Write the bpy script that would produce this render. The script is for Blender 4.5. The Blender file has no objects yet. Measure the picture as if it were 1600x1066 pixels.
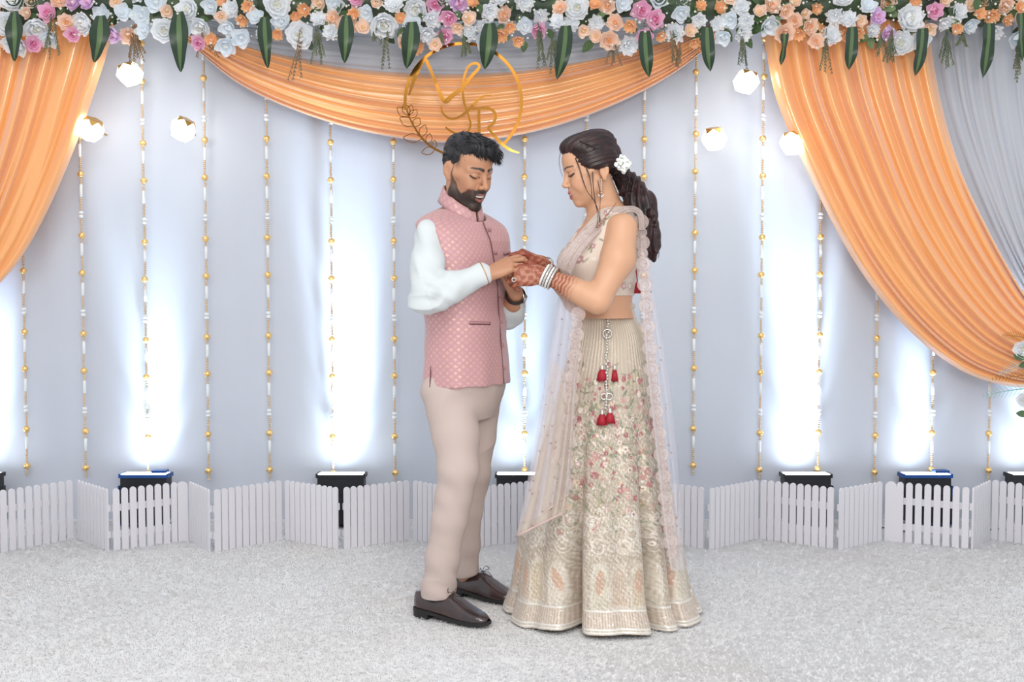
import bpy, math, random
import numpy as np
from mathutils import Vector, Matrix

random.seed(7)
rng = np.random.default_rng(11)
SC = bpy.context.scene
COL = SC.collection

# ------------------------------------------------------------------ camera
FPX = 1780.0
PITCH = math.radians(2.8)
CAMZ = 1.20
cam_d = bpy.data.cameras.new('camera')
cam_d.sensor_width = 36.0
cam_d.lens = 36.0 * FPX / 1600.0
cam_d.clip_start = 0.05
cam = bpy.data.objects.new('camera', cam_d)
COL.objects.link(cam)
cam.location = (0, 0, CAMZ)
cam.rotation_euler = (math.pi / 2 - PITCH, 0, 0)
SC.camera = cam

# ------------------------------------------------------------------ world, hall lamp, added front fill, exposure
W = bpy.data.worlds.new('hall_ambient')
SC.world = W
W.use_nodes = True
W.node_tree.nodes['Background'].inputs[0].default_value = (0.90, 0.94, 1.0, 1)
W.node_tree.nodes['Background'].inputs[1].default_value = 0.54

def area_light(name, loc, target, size, power, color):
    d = bpy.data.lights.new(name, 'AREA')
    d.shape = 'RECTANGLE'; d.size = size[0]; d.size_y = size[1]
    d.energy = power; d.color = color
    o = bpy.data.objects.new(name, d); COL.objects.link(o)
    o.location = loc
    o.rotation_euler = (Vector(target) - Vector(loc)).to_track_quat('-Z', 'Y').to_euler()
    return o
area_light('hall_ceiling_lamp', (-0.8, 0.2, 4.2), (0, 4.6, 0.9), (3.6, 2.2), 62, (1.0, 0.955, 0.90))
area_light('added_front_fill', (0.7, -0.6, 2.1), (0.0, 5.2, 1.5), (1.3, 1.0), 42, (1.0, 0.965, 0.92))  # unseen fill behind the camera, added to brighten flowers, drapes and other upright surfaces

SC.view_settings.view_transform = 'Standard'
SC.view_settings.look = 'None'
SC.view_settings.gamma = 1.0
SC.view_settings.use_curve_mapping = False
SC.view_settings.exposure = 0.83
try:
    SC.cycles.use_denoising = True
    SC.cycles.transparent_max_bounces = 16
except Exception:
    pass

# ------------------------------------------------------------------ helpers
cp, sp = math.cos(PITCH), math.sin(PITCH)
def P(px, py, Y):
    """world point that stands at depth Y (metres from the camera) for a place measured in the photograph"""
    r = (px - 800.0) / FPX; u = (533.0 - py) / FPX
    d = np.array([r, cp + u * sp, -sp + u * cp])
    t = Y / d[1]
    return np.array([0, 0, CAMZ]) + t * d
def PF(px, py):
    """point on the floor"""
    r = (px - 800.0) / FPX; u = (533.0 - py) / FPX
    d = np.array([r, cp + u * sp, -sp + u * cp])
    t = -CAMZ / d[2]
    return np.array([0, 0, CAMZ]) + t * d

WLOC = {}
def wloc(o):
    return WLOC.get(o.name, Vector((0, 0, 0))) if o else Vector((0, 0, 0))
def tag(o, label=None, cat=None, group=None, kind=None):
    if label: o['label'] = label
    if cat: o['category'] = cat
    if group: o['group'] = group
    if kind: o['kind'] = kind
    return o
def thing(name, loc, label, cat, group=None):
    o = bpy.data.objects.new(name, None); COL.objects.link(o)
    o.empty_display_size = 0.05
    o.location = Vector([float(c) for c in loc]); WLOC[o.name] = o.location.copy()
    return tag(o, label, cat, group)
def place(name, mesh, parent, loc, rot=None, scale=None):
    """an object sharing mesh data, set at a world position"""
    o = bpy.data.objects.new(name, mesh); COL.objects.link(o)
    loc = Vector([float(c) for c in loc])
    if parent:
        o.parent = parent; o.location = loc - wloc(parent)
    else:
        o.location = loc
    WLOC[o.name] = loc
    if rot is not None: o.rotation_euler = rot
    if scale is not None: o.scale = scale if hasattr(scale, '__len__') else (scale,) * 3
    return o
def to_mesh(name, V, F, mat, smooth=True, cols=None, attrs=None, mats=None, midx=None):
    """V (n,3) array; F an (m,3|4) array or a list of index lists"""
    me = bpy.data.meshes.new(name)
    V = np.asarray(V, dtype=np.float32).reshape(-1, 3)
    if isinstance(F, np.ndarray):
        m, k = F.shape
        me.vertices.add(len(V)); me.vertices.foreach_set('co', V.ravel())
        me.loops.add(m * k); me.loops.foreach_set('vertex_index', F.astype(np.int32).ravel())
        me.polygons.add(m)
        me.polygons.foreach_set('loop_start', np.arange(0, m * k, k, dtype=np.int32))
        me.polygons.foreach_set('loop_total', np.full(m, k, dtype=np.int32))
        me.update(calc_edges=True)
    else:
        me.from_pydata([tuple(map(float, v)) for v in V], [], F)
        me.update()
    if mats:
        for mm in mats: me.materials.append(mm)
        if midx is not None: me.polygons.foreach_set('material_index', np.asarray(midx, dtype=np.int32))
    elif mat: me.materials.append(mat)
    me.polygons.foreach_set('use_smooth', np.full(len(me.polygons), bool(smooth)))
    if cols is not None:
        a = me.color_attributes.new('col', 'FLOAT_COLOR', 'POINT')
        c = np.ones((len(V), 4), np.float32); c[:, :cols.shape[1]] = cols * .85
        a.data.foreach_set('color', c.ravel())
    for k, v in (attrs or {}).items():
        if v.ndim == 1:
            a = me.attributes.new(k, 'FLOAT', 'POINT'); a.data.foreach_set('value', v.astype(np.float32))
        else:
            a = me.attributes.new(k, 'FLOAT_VECTOR', 'POINT'); a.data.foreach_set('vector', v.astype(np.float32).ravel())
    return me
def part(name, V, F, mat, parent=None, smooth=True, **kw):
    """mesh given in world coordinates; its origin sits at the parent's origin (or the mesh centre)"""
    V = np.asarray(V, dtype=float).reshape(-1, 3)
    if parent: org = wloc(parent)
    else:
        lo, hi = V.min(0), V.max(0)
        org = Vector(((lo[0] + hi[0]) / 2, (lo[1] + hi[1]) / 2, lo[2]))
    me = to_mesh(name, V - np.array(org), F, mat, smooth, **kw)
    o = bpy.data.objects.new(name, me); COL.objects.link(o)
    if parent: o.parent = parent
    else: o.location = org
    WLOC[o.name] = Vector(org)
    return o

class MB:
    """collects shapes into one mesh"""
    def __init__(s): s.v = []; s.f = []; s.n = 0
    def add(s, V, F):
        V = np.asarray(V, float).reshape(-1, 3)
        s.v.append(V); s.f.extend([[i + s.n for i in q] for q in F]); s.n += len(V)
        return s
    def box(s, c, size, R=None):
        h = np.array(size) / 2.0
        V = np.array([[x, y, z] for x in (-1, 1) for y in (-1, 1) for z in (-1, 1)]) * h
        if R is not None: V = V @ np.array(R).T
        return s.add(V + np.array(c), [[0, 1, 3, 2], [4, 6, 7, 5], [0, 4, 5, 1], [2, 3, 7, 6], [0, 2, 6, 4], [1, 5, 7, 3]])
    def tube(s, pts, r, n=6, cap=True, flat=None):
        V, F = tube(pts, r, n, cap, flat); return s.add(V, F)
    def lathe(s, prof, c, n=12, axis=None):
        V = []; F = []
        for (r, z) in prof:
            for i in range(n):
                a = 2 * math.pi * i / n
                V.append([r * math.cos(a), r * math.sin(a), z])
        m = len(prof)
        for j in range(m - 1):
            for i in range(n):
                k = (i + 1) % n
                F.append([j * n + i, j * n + k, (j + 1) * n + k, (j + 1) * n + i])
        if prof[0][0] > 1e-6: F.append(list(range(n))[::-1])
        if prof[-1][0] > 1e-6: F.append([(m - 1) * n + i for i in range(n)])
        V = np.array(V)
        if axis is not None:
            q = Vector((0, 0, 1)).rotation_difference(Vector([float(a) for a in axis])).to_matrix()
            V = V @ np.array(q).T
        return s.add(V + np.array(c), F)
    def V(s): return np.concatenate(s.v)
    def part(s, name, mat, parent=None, smooth=True, **kw): return part(name, s.V(), s.f, mat, parent, smooth, **kw)
    def mesh(s, name, mat, smooth=True, **kw): return to_mesh(name, s.V(), s.f, mat, smooth, **kw)

def tube(pts, r, n=6, cap=True, flat=None):
    """swept round section; flat=(normal, thickness ratio) squeezes it along a fixed normal"""
    P_ = np.asarray(pts, float); m = len(P_)
    r = np.broadcast_to(np.asarray(r, float), (m,))
    T = np.gradient(P_, axis=0); T /= np.linalg.norm(T, axis=1)[:, None] + 1e-12
    if flat is not None:
        N0 = np.array(flat[0], float); N0 /= np.linalg.norm(N0)
        B = np.cross(T, N0); B /= np.linalg.norm(B, axis=1)[:, None] + 1e-12
        N = np.cross(B, T)
        kN = flat[1]
    else:
        N = np.zeros_like(P_); a = np.array([0, 0, 1.0]) if abs(T[0][2]) < .9 else np.array([1.0, 0, 0])
        N[0] = a - T[0] * a.dot(T[0]); N[0] /= np.linalg.norm(N[0])
        for i in range(1, m):
            q = N[i - 1] - T[i] * N[i - 1].dot(T[i]); N[i] = q / (np.linalg.norm(q) + 1e-12)
        B = np.cross(T, N); kN = 1.0
    ang = 2 * math.pi * (np.arange(n) + (.5 if n == 4 else 0)) / n
    ring = np.cos(ang)[None, :, None] * B[:, None, :] + kN * np.sin(ang)[None, :, None] * N[:, None, :]
    V = (P_[:, None, :] + r[:, None, None] * ring).reshape(-1, 3)
    F = []
    for j in range(m - 1):
        for i in range(n):
            k = (i + 1) % n
            F.append([j * n + i, j * n + k, (j + 1) * n + k, (j + 1) * n + i])
    if cap:
        F.append(list(range(n))[::-1]); F.append([(m - 1) * n + i for i in range(n)])
    return V, F

def spline(pts, n):
    """Catmull-Rom through points (any dimension), n samples"""
    p = np.asarray(pts, float)
    if len(p) == 2: return p[0] + np.linspace(0, 1, n)[:, None] * (p[1] - p[0])
    d = np.concatenate([[0], np.cumsum(np.linalg.norm(np.diff(p, axis=0), axis=1) ** .5 + 1e-9)])
    pe = np.concatenate([[2 * p[0] - p[1]], p, [2 * p[-1] - p[-2]]])
    t = np.linspace(0, d[-1], n); i = np.clip(np.searchsorted(d, t, side='right') - 1, 0, len(p) - 2)
    u = ((t - d[i]) / (d[i + 1] - d[i]))[:, None]
    a, b, c, e = pe[i], pe[i + 1], pe[i + 2], pe[i + 3]
    return .5 * (2 * b + (c - a) * u + (2 * a - 5 * b + 4 * c - e) * u ** 2 + (3 * b - a - 3 * c + e) * u ** 3)
def resample(p, n):
    p = np.asarray(p, float)
    d = np.concatenate([[0], np.cumsum(np.linalg.norm(np.diff(p, axis=0), axis=1))])
    t = np.linspace(0, d[-1], n)
    return np.stack([np.interp(t, d, p[:, k]) for k in range(p.shape[1])], 1)
def interp1(x, xs, ys):
    """smooth 1-D interpolation through knots"""
    xs = np.asarray(xs, float); ys = np.asarray(ys, float)
    x = np.clip(x, xs[0], xs[-1])
    m = np.gradient(ys, xs); i = np.clip(np.searchsorted(xs, x, side='right') - 1, 0, len(xs) - 2)
    h = xs[i + 1] - xs[i]; t = (x - xs[i]) / h
    return ((2 * t**3 - 3 * t**2 + 1) * ys[i] + (t**3 - 2 * t**2 + t) * h * m[i]
            + (-2 * t**3 + 3 * t**2) * ys[i + 1] + (t**3 - t**2) * h * m[i + 1])
def grid_faces(nu, nv, cu=False, cv=False):
    I = np.arange(nu * nv).reshape(nu, nv)
    if cu: I = np.concatenate([I, I[:1]], 0)
    if cv: I = np.concatenate([I, I[:, :1]], 1)
    return np.stack([I[:-1, :-1], I[1:, :-1], I[1:, 1:], I[:-1, 1:]], -1).reshape(-1, 4)
def srgb(r, g, b):
    f = lambda c: (c / 255 / 12.92) if c / 255 <= .04045 else ((c / 255 + .055) / 1.055) ** 2.4
    return (f(r), f(g), f(b))
def sm(a, b, x):
    t = np.clip((x - a) / (b - a), 0, 1); return t * t * (3 - 2 * t)

# ------------------------------------------------------------------ materials
MATS = {}
ALB = .85          # cloth, wood, skin and carpet are a little darker than pure paint values
BRIGHT = ('orange', 'white_fur', 'petal', 'lantern', 'led', 'leaf', 'hanging', 'white_buds', 'gold')
def mat(name, color=(.8, .8, .8), rough=.5, metal=0, spec=.5, sheen=0, trans=0, alpha=1, emis=None, es=0,
        attr=None, noise=None, bump=None, sss=0, coat=0):
    """principled material; noise=(scale, other colour, detail) mottles the colour, bump=(scale, strength, distance, stretch)"""
    if name in MATS: return MATS[name]
    if not name.startswith(BRIGHT):
        color = tuple(c * ALB for c in color)
        if noise: noise = (noise[0], tuple(c * ALB for c in noise[1]), *noise[2:])
    m = bpy.data.materials.new(name); m.use_nodes = True
    nt = m.node_tree; nd = nt.nodes; ln = nt.links
    b = nd['Principled BSDF']
    b.inputs['Base Color'].default_value = (*color, 1)
    b.inputs['Roughness'].default_value = rough
    b.inputs['Metallic'].default_value = metal
    b.inputs['Specular IOR Level'].default_value = spec
    b.inputs['Sheen Weight'].default_value = sheen
    b.inputs['Alpha'].default_value = alpha
    b.inputs['Coat Weight'].default_value = coat
    if sss:
        b.inputs['Subsurface Weight'].default_value = sss
        b.inputs['Subsurface Radius'].default_value = (.012, .005, .003)
        b.inputs['Subsurface Scale'].default_value = .5
    if emis:
        b.inputs['Emission Color'].default_value = (*emis, 1); b.inputs['Emission Strength'].default_value = es
    tc = nd.new('ShaderNodeTexCoord')
    src = None
    if attr:
        a = nd.new('ShaderNodeAttribute'); a.attribute_name = attr; src = a.outputs['Color']
    if noise:
        n = nd.new('ShaderNodeTexNoise'); n.inputs['Scale'].default_value = noise[0]; n.inputs['Detail'].default_value = noise[2] if len(noise) > 2 else 3
        ln.new(tc.outputs['Object'], n.inputs['Vector'])
        x = nd.new('ShaderNodeMix'); x.data_type = 'RGBA'
        if src: ln.new(src, x.inputs[6])
        else: x.inputs[6].default_value = (*color, 1)
        x.inputs[7].default_value = (*noise[1], 1)
        r = nd.new('ShaderNodeMapRange'); r.inputs[1].default_value = .35; r.inputs[2].default_value = .7
        ln.new(n.outputs['Fac'], r.inputs[0]); ln.new(r.outputs[0], x.inputs[0])
        src = x.outputs[2]
    if src: ln.new(src, b.inputs['Base Color'])
    if bump:
        n = nd.new('ShaderNodeTexNoise'); n.inputs['Scale'].default_value = bump[0]; n.inputs['Detail'].default_value = 4
        mp = nd.new('ShaderNodeMapping'); mp.inputs['Scale'].default_value = bump[3] if len(bump) > 3 else (1, 1, 1)
        ln.new(tc.outputs['Object'], mp.inputs['Vector']); ln.new(mp.outputs[0], n.inputs['Vector'])
        bp = nd.new('ShaderNodeBump'); bp.inputs['Strength'].default_value = bump[1]; bp.inputs['Distance'].default_value = bump[2]
        ln.new(n.outputs['Fac'], bp.inputs['Height']); ln.new(bp.outputs[0], b.inputs['Normal'])
    if trans:
        t = nd.new('ShaderNodeBsdfTranslucent')
        if src: ln.new(src, t.inputs['Color'])
        else: t.inputs['Color'].default_value = (*color, 1)
        ms = nd.new('ShaderNodeMixShader'); ms.inputs[0].default_value = trans
        out = nd['Material Output']
        ln.new(b.outputs[0], ms.inputs[1]); ln.new(t.outputs[0], ms.inputs[2]); ln.new(ms.outputs[0], out.inputs['Surface'])
    MATS[name] = m
    return m

M_wall = mat('backdrop_cloth', srgb(207, 214, 225), .8, bump=(60, .12, .002, (1, 1, .25)), noise=(1.2, srgb(201, 206, 218), 2))
M_carpet = mat('white_fur_base', srgb(226, 226, 226), .95, noise=(2.2, srgb(221, 220, 219), 4), bump=(220, .5, .004))
M_pile = mat('white_fur_pile', srgb(242, 242, 243), .9, trans=.45, noise=(1.6, srgb(237, 236, 234), 3))
M_orange = mat('orange_satin', srgb(255, 184, 106), .26, spec=1.0, sheen=1.0, coat=.8, trans=.22, bump=(300, .03, .001))
M_whitecloth = mat('white_sheer_drape', srgb(222, 224, 231), .7, trans=.3)
M_fence = mat('white_painted_wood', srgb(226, 224, 229), .45, noise=(8, srgb(226, 224, 229), 2), bump=(90, .08, .001, (1, 1, .12)))
M_gold = mat('polished_gold', srgb(160, 110, 46), .16, metal=1)
M_goldbead = mat('gold_bead', srgb(240, 200, 132), .3, metal=.7)
M_seed = mat('pale_gold_seed_bead', srgb(228, 202, 168), .35, metal=.3)
M_whitebead = mat('white_pearl_bead', srgb(238, 240, 240), .25)
M_thread = mat('thread', srgb(214, 190, 168), .7)
M_black = mat('black_plastic', srgb(20, 21, 26), .45)
M_bluemetal = mat('blue_metal', srgb(34, 84, 160), .4, metal=.3)
M_cable = mat('black_cable', srgb(16, 16, 17), .6)
# ------------------------------------------------------------------ setting: floor, fur pile, backdrop
YW = 5.80
def build_floor():
    nx, ny = 120, 120
    xs = np.linspace(-5, 5, nx); ys = np.linspace(-2.0, 6.2, ny)
    X, Yg = np.meshgrid(xs, ys, indexing='ij')
    Z = np.zeros_like(X)
    o = part('floor', np.stack([X, Yg, Z], -1).reshape(-1, 3), grid_faces(nx, ny), M_carpet)
    tag(o, kind='structure')
    # pile: short tapering blades combed in slowly changing directions
    n = 230000
    x = rng.uniform(-2.45, 2.45, n); d = 2.95 + (5.75 - 2.95) * rng.random(n) ** 1.0
    keep = np.abs(x) < .50 * d + .15
    x, d = x[keep], d[keep]; n = len(x)
    dirn = 1.2 * np.sin(1.7 * x + .6) + 1.1 * np.cos(2.3 * d) + .8 * np.sin(3.1 * x - 2.2 * d) + rng.normal(0, .75, n)
    L = rng.uniform(.012, .022, n); lean = rng.uniform(.95, 1.42, n)
    w = rng.uniform(.0010, .0017, n)
    bx, by = np.cos(dirn), np.sin(dirn)
    sx, sy = -by, bx
    base = np.stack([x, d, np.zeros(n)], 1)
    side = np.stack([sx, sy, np.zeros(n)], 1) * w[:, None]
    tip = base + np.stack([bx * np.sin(lean) * L, by * np.sin(lean) * L, np.cos(lean) * L], 1)
    mid = base * .5 + tip * .5 + np.array([0, 0, .004])
    V = np.stack([base - side, base + side, mid + side * .8, tip, mid - side * .8], 1).reshape(-1, 3)
    i = np.arange(n) * 5
    F = np.concatenate([np.stack([i, i + 2, i + 1], 1), np.stack([i, i + 4, i + 2], 1), np.stack([i + 4, i + 3, i + 2], 1)])
    me = to_mesh('carpet_pile', V, F, M_pile, True)
    # fur is shaded as a soft nap: normals lean from upright only a little with each blade
    nn = np.stack([bx * .25, by * .25, np.ones(n)], 1); nn /= np.linalg.norm(nn, axis=1)[:, None]
    try:
        a = me.attributes.new('custom_normal', 'FLOAT_VECTOR', 'POINT'); a.data.foreach_set('vector', np.repeat(nn, 5, axis=0).astype(np.float32).ravel())
    except Exception:
        pass
    p = bpy.data.objects.new('carpet_pile', me); COL.objects.link(p)
    p.parent = o; p.location = -o.location; tag(p, kind='stuff')
build_floor()

def build_wall():
    nx, nz = 360, 40
    xs = np.linspace(-3.6, 3.6, nx); zs = np.linspace(0, 3.1, nz)
    X, Z = np.meshgrid(xs, zs, indexing='ij')
    # cloth stretched between posts: shallow vertical waves and a slack belly between them
    Yv = YW + .012 * np.sin(X * 6.2 + .4 * np.sin(Z * 1.5)) + .006 * np.sin(X * 14.3 + 1.1 + .5 * np.sin(2 * Z)) + .003 * np.sin(X * 31 + Z)
    V = np.stack([X, Yv, Z], -1).reshape(-1, 3)
    Vb = V.copy(); Vb[:, 1] = YW + .05
    o = part('wall_back', V, grid_faces(nx, nz)[:, ::-1], M_wall)
    tag(o, kind='structure')
build_wall()

# ------------------------------------------------------------------ cloth swags
def pleats(u, n, seed, sharp=1.0):
    """sum of uneven rounded pleats over u in 0..1, about 0..1 high"""
    r = np.random.default_rng(seed)
    e = np.cumsum(r.uniform(.35, 1.5, n)); e = np.concatenate([[0], e / e[-1]])
    a = r.uniform(.45, 1.0, n)
    i = np.clip(np.searchsorted(e, u, side='right') - 1, 0, n - 1)
    t = (u - e[i]) / (e[i + 1] - e[i])
    return a[i] * np.sin(np.pi * np.clip(t, 0, 1)) ** sharp
def swag(name, edgeA, edgeB, Y0, amp, npl, seed, m, nu=170, nv=60, sharp=1.5, lean=0.0, thick=.05, gather=None):
    """cloth between two edge curves (photo px); pleats run along the edges"""
    A = resample(spline(edgeA, 200), nv); B = resample(spline(edgeB, 200), nv)
    u = np.linspace(0, 1, nu); v = np.linspace(0, 1, nv)
    h1 = pleats(u, npl, seed, sharp); h2 = pleats(u, int(npl * 1.35), seed + 5, sharp)
    w = sm(.15, .85, v)
    H = h1[:, None] * (1 - w)[None] + h2[:, None] * w[None]
    H = .93 * H + .07 * pleats(u, npl * 2, seed + 9, 1.0)[:, None]
    bulge = np.sin(np.pi * u)[:, None] * thick
    g = np.ones(nv) if gather is None else interp1(v, [0, .5, 1], gather)
    V = np.zeros((nu, nv, 3))
    for j in range(nv):
        pa = A[j]; pb = B[j]
        for i in range(nu):
            q = pa + (pb - pa) * u[i]
            V[i, j] = P(q[0], q[1], Y0 - bulge[i, 0] - amp * g[j] * H[i, j] + lean * v[j])
    # turned back hem so the cloth has an edge
    o = part(name, V.reshape(-1, 3), grid_faces(nu, nv), m)
    s = o.modifiers.new('thickness', 'SOLIDIFY'); s.thickness = .0015
    return o

o = swag('valance_swag', [(235, 16), (420, 44), (560, 52), (720, 58), (880, 52), (1030, 40), (1150, 20)],
         [(235, 30), (400, 92), (560, 120), (720, 128), (880, 118), (1030, 84), (1150, 28)], 5.69, .010, 8, 3, M_whitecloth, nu=90, nv=70)
tag(o, 'grey-white horizontal pleated swag under the flowers behind the gold monogram', 'swag')
o = swag('orange_swag', [(255, 26), (330, 52), (430, 82), (560, 108), (700, 116), (830, 108), (960, 84), (1060, 58), (1150, 20)],
         [(255, 34), (300, 72), (375, 132), (470, 176), (580, 208), (700, 223), (830, 207), (950, 168), (1060, 110), (1150, 32)],
         5.66, .032, 8, 21, M_orange, nu=260, nv=90, gather=[.6, 1.0, .6])
tag(o, 'orange satin swag sagging in horizontal folds across the middle behind the monogram', 'swag')
o = swag('side_curtain', [(1190, 30), (1212, 150), (1262, 268), (1330, 400), (1405, 500), (1490, 572), (1570, 602), (1650, 606)],
         [(1448, 30), (1468, 150), (1500, 262), (1546, 362), (1596, 452), (1625, 490), (1640, 520), (1655, 540)],
         5.58, .058, 11, 41, M_orange, nu=280, nv=90, gather=[1.0, 1.0, .5])
tag(o, 'orange satin curtain swept from the flowers down to the right edge', 'curtain')
o = swag('side_curtain', [(-160, 30), (-170, 200), (-190, 330), (-215, 430), (-230, 500)],
         [(180, 30), (158, 112), (104, 262), (48, 378), (-4, 446), (-90, 520)],
         5.58, .058, 11, 63, M_orange, nu=280, nv=80, gather=[1.0, 1.0, .5])
tag(o, 'orange satin curtain slanting down off the left edge', 'curtain')
o = swag('white_curtain', [(1430, 20), (1450, 150), (1490, 262), (1550, 380), (1640, 520)],
         [(1700, 20), (1700, 200), (1700, 330), (1705, 430), (1710, 560)], 5.68, .022, 13, 77, M_whitecloth, nu=160, nv=60)
tag(o, 'grey-white pleated curtain hanging behind the right orange curtain', 'curtain')

# ------------------------------------------------------------------ bead strings
def bead_meshes():
    b = {}
    m = MB()
    prof = [(.0001, -.0172)] + [(.0172 * math.cos(a), .0172 * math.sin(a)) for a in np.linspace(-1.2, 1.2, 7)] + [(.0001, .0172)]
    b['ball'] = m.lathe(prof, (0, 0, 0), 14).mesh('gold_ball', M_goldbead)
    m = MB(); b['tube'] = m.lathe([(.0055, -.032), (.0078, -.030), (.0078, .030), (.0055, .032)], (0, 0, 0), 10).mesh('white_tube', M_whitebead)
    m = MB()
    for z in (-.0092, .0092):
        m.lathe([(.004, z - .009), (.0125, z - .005), (.0125, z + .005), (.004, z + .009)], (0, 0, 0), 12)
    b['disc'] = m.mesh('white_disc_pair', M_whitebead)
    for n in (3, 5, 6, 7):
        m = MB()
        for i in range(n):
            z = (i - (n - 1) / 2) * .0105
            m.lathe([(.002, z - .0052), (.0064, z - .0025), (.0064, z + .0025), (.002, z + .0052)], (0, 0, 0), 8)
        b['seed%d' % n] = m.mesh('seed_beads_%d' % n, M_seed)
    return b
BEADS = bead_meshes()
STR = [(36, 38, 728, 'leftmost bead string, hanging from the left orange curtain'),
       (123, 133, 731, 'bead string under the lower left glowing lantern'),
       (223, 230, 741, 'bead string right of the topmost left lantern'),
       (317, 326, 736, 'bead string just right of the lantern under the swag end'),
       (416, 421, 734, 'bead string halfway between the left lanterns and the man'),
       (516, 520, 740, 'bead string ending over the floor light left of the man'),
       (614, 617, 739, 'bead string next to the gold leaf sprig, left of the man'),
       (819, 820, 735, 'bead string between the man and the woman'),
       (915, 916, 735, 'bead string behind the head of the woman, mostly hidden'),
       (1008, 1003, 735, 'bead string just behind the ponytail, mostly hidden by the veil'),
       (1092, 1081, 727, 'bead string close right of the woman, touching a lantern'),
       (1194, 1187, 734, 'bead string between the two lower lanterns on the right'),
       (1287, 1278, 733, 'bead string ending over the floor light right of the woman'),
       (1376, 1368, 738, 'bead string falling from the middle of the right orange curtain'),
       (1463, 1458, 734, 'second bead string from the right edge'),
       (1552, 1548, 735, 'rightmost bead string, under the white flowers of the tieback')]
BEAD_LEAN = []
def build_string(xt, xb, yb, label):
    zs = P(xb, yb, YW - .065)
    bot = zs - np.array([0, 0, .045])
    # the strings hang from the frame behind the flowers, as far from the cloth as the balls are wide
    X = P((xt * .35 + xb * .65), 480, YW - .065)[0]
    top = np.array([X, YW - .065, 2.62])
    t = thing('bead_string', (X, YW - .065, bot[2]), 'gold and white ' + label, 'bead string', 'bead strings on the backdrop')
    m = MB(); m.tube([(X, YW - .065, bot[2]), top], .0012, 5); m.part('thread', M_thread, t)
    z = zs[2]; k = 0
    j = lambda: random.uniform(-.0015, .0015)
    def put(kind, name, z): place(name, BEADS[kind], t, (X + j(), YW - .065 + j(), z), rot=(0, 0, random.uniform(0, 6)))
    put('ball', 'gold_bead', z); put('seed3', 'seed_beads', z - .033)
    while z < 2.55:
        L = .187 if k % 2 == 0 else .306
        if k % 2 == 0:
            put('seed6', 'seed_beads', z + .0525); put('tube', 'white_tube_bead', z + .1175); put('seed3', 'seed_beads', z + .1545)
        else:
            put('seed6', 'seed_beads', z + .0525); put('disc', 'white_disc_bead', z + .105); put('seed6', 'seed_beads', z + .158)
            put('tube', 'white_tube_bead', z + .224); put('seed3', 'seed_beads', z + .270)
        z += L; k += 1
        put('ball', 'gold_bead', z)
for s in STR: build_string(*s)

# ------------------------------------------------------------------ glowing lanterns
M_glow = mat('lantern_glow', (1, 1, 1), .4, emis=(1.0, .985, .93), es=4.5)
M_capgold = mat('lantern_gold', srgb(214, 168, 92), .3, metal=.8)
def ico():
    t = (1 + 5 ** .5) / 2
    V = np.array([(-1, t, 0), (1, t, 0), (-1, -t, 0), (1, -t, 0), (0, -1, t), (0, 1, t), (0, -1, -t), (0, 1, -t), (t, 0, -1), (t, 0, 1), (-t, 0, -1), (-t, 0, 1)], float)
    V /= np.linalg.norm(V[0])
    F = [(0, 11, 5), (0, 5, 1), (0, 1, 7), (0, 7, 10), (0, 10, 11), (1, 5, 9), (5, 11, 4), (11, 10, 2), (10, 7, 6), (7, 1, 8),
         (3, 9, 4), (3, 4, 2), (3, 2, 6), (3, 6, 8), (3, 8, 9), (4, 9, 5), (2, 4, 11), (6, 2, 10), (8, 6, 7), (9, 8, 1)]
    return V, F
def dodeca():
    Vi, Fi = ico()
    C = np.array([(Vi[a] + Vi[b] + Vi[c]) / 3 for a, b, c in Fi]); C /= np.linalg.norm(C[0])
    faces = []
    for v in range(12):
        fs = [i for i, f in enumerate(Fi) if v in f]
        n = Vi[v]; a = C[fs[0]] - n * n.dot(C[fs[0]]); a /= np.linalg.norm(a); b = np.cross(n, a)
        fs.sort(key=lambda i: math.atan2(C[i].dot(b), C[i].dot(a)))
        faces.append(fs)
    return C, faces
def lantern(px, py, r, tilt, label):
    c = P(px, py, 5.57)
    t = thing('wall_lantern', c, label, 'lantern', 'glowing lanterns before the backdrop')
    V, F = dodeca()
    R = np.array(Matrix.Rotation(tilt, 3, 'Y') @ Matrix.Rotation(.55, 3, 'X') @ Matrix.Rotation(px * .7, 3, 'Z'))
    V = V @ R.T
    cen = [V[f].mean(0) for f in F]
    up = np.array([math.sin(tilt) * .6, 0, 1]); up /= np.linalg.norm(up)
    order = sorted(range(12), key=lambda i: -cen[i].dot(up))
    capF = [F[i] for i in order[:1]]
    def shell(faces, scale, name, m):
        mb = MB()
        for f in faces:
            q = V[f] * r * scale + c; n = V[f].mean(0); n /= np.linalg.norm(n)
            mb.add(np.concatenate([q, q - n * .006]), [list(range(5)), [9, 8, 7, 6, 5]] + [[i, i + 5, (i + 1) % 5 + 5, (i + 1) % 5] for i in range(5)])
        return mb
    for i in order[1:]:
        shell([F[i]], 1.0, '', None).part('glowing_pane', M_glow, t, smooth=False)
    # gold frame along the edges and gold petals folded down from the crown
    mb = shell(capF, 1.03, '', None)
    top = F[order[0]]
    tv = V[top]; n = tv.mean(0)
    for i in range(5):
        a, b = tv[i], tv[(i + 1) % 5]
        e = (a + b) / 2 + ((a + b) / 2 - n) * 1.15 - n * .30
        e = e / np.linalg.norm(e) * np.linalg.norm((a + b) / 2) * 1.02
        q = np.array([a, b, e]) * r * 1.035 + c
        q2 = np.array([a, b, e]) * r * 1.005 + c
        mb.add(np.concatenate([q, q2]), [[0, 1, 2], [5, 4, 3], [0, 3, 4, 1], [1, 4, 5, 2], [2, 5, 3, 0]])
    mb.part('gold_crown', M_capgold, t, smooth=False)
    m = MB(); m.tube([c + np.array([0, r * .7, 0]), [c[0], YW - .02, c[2]]], .006, 8); m.part('wall_stem', M_capgold, t)
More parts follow.
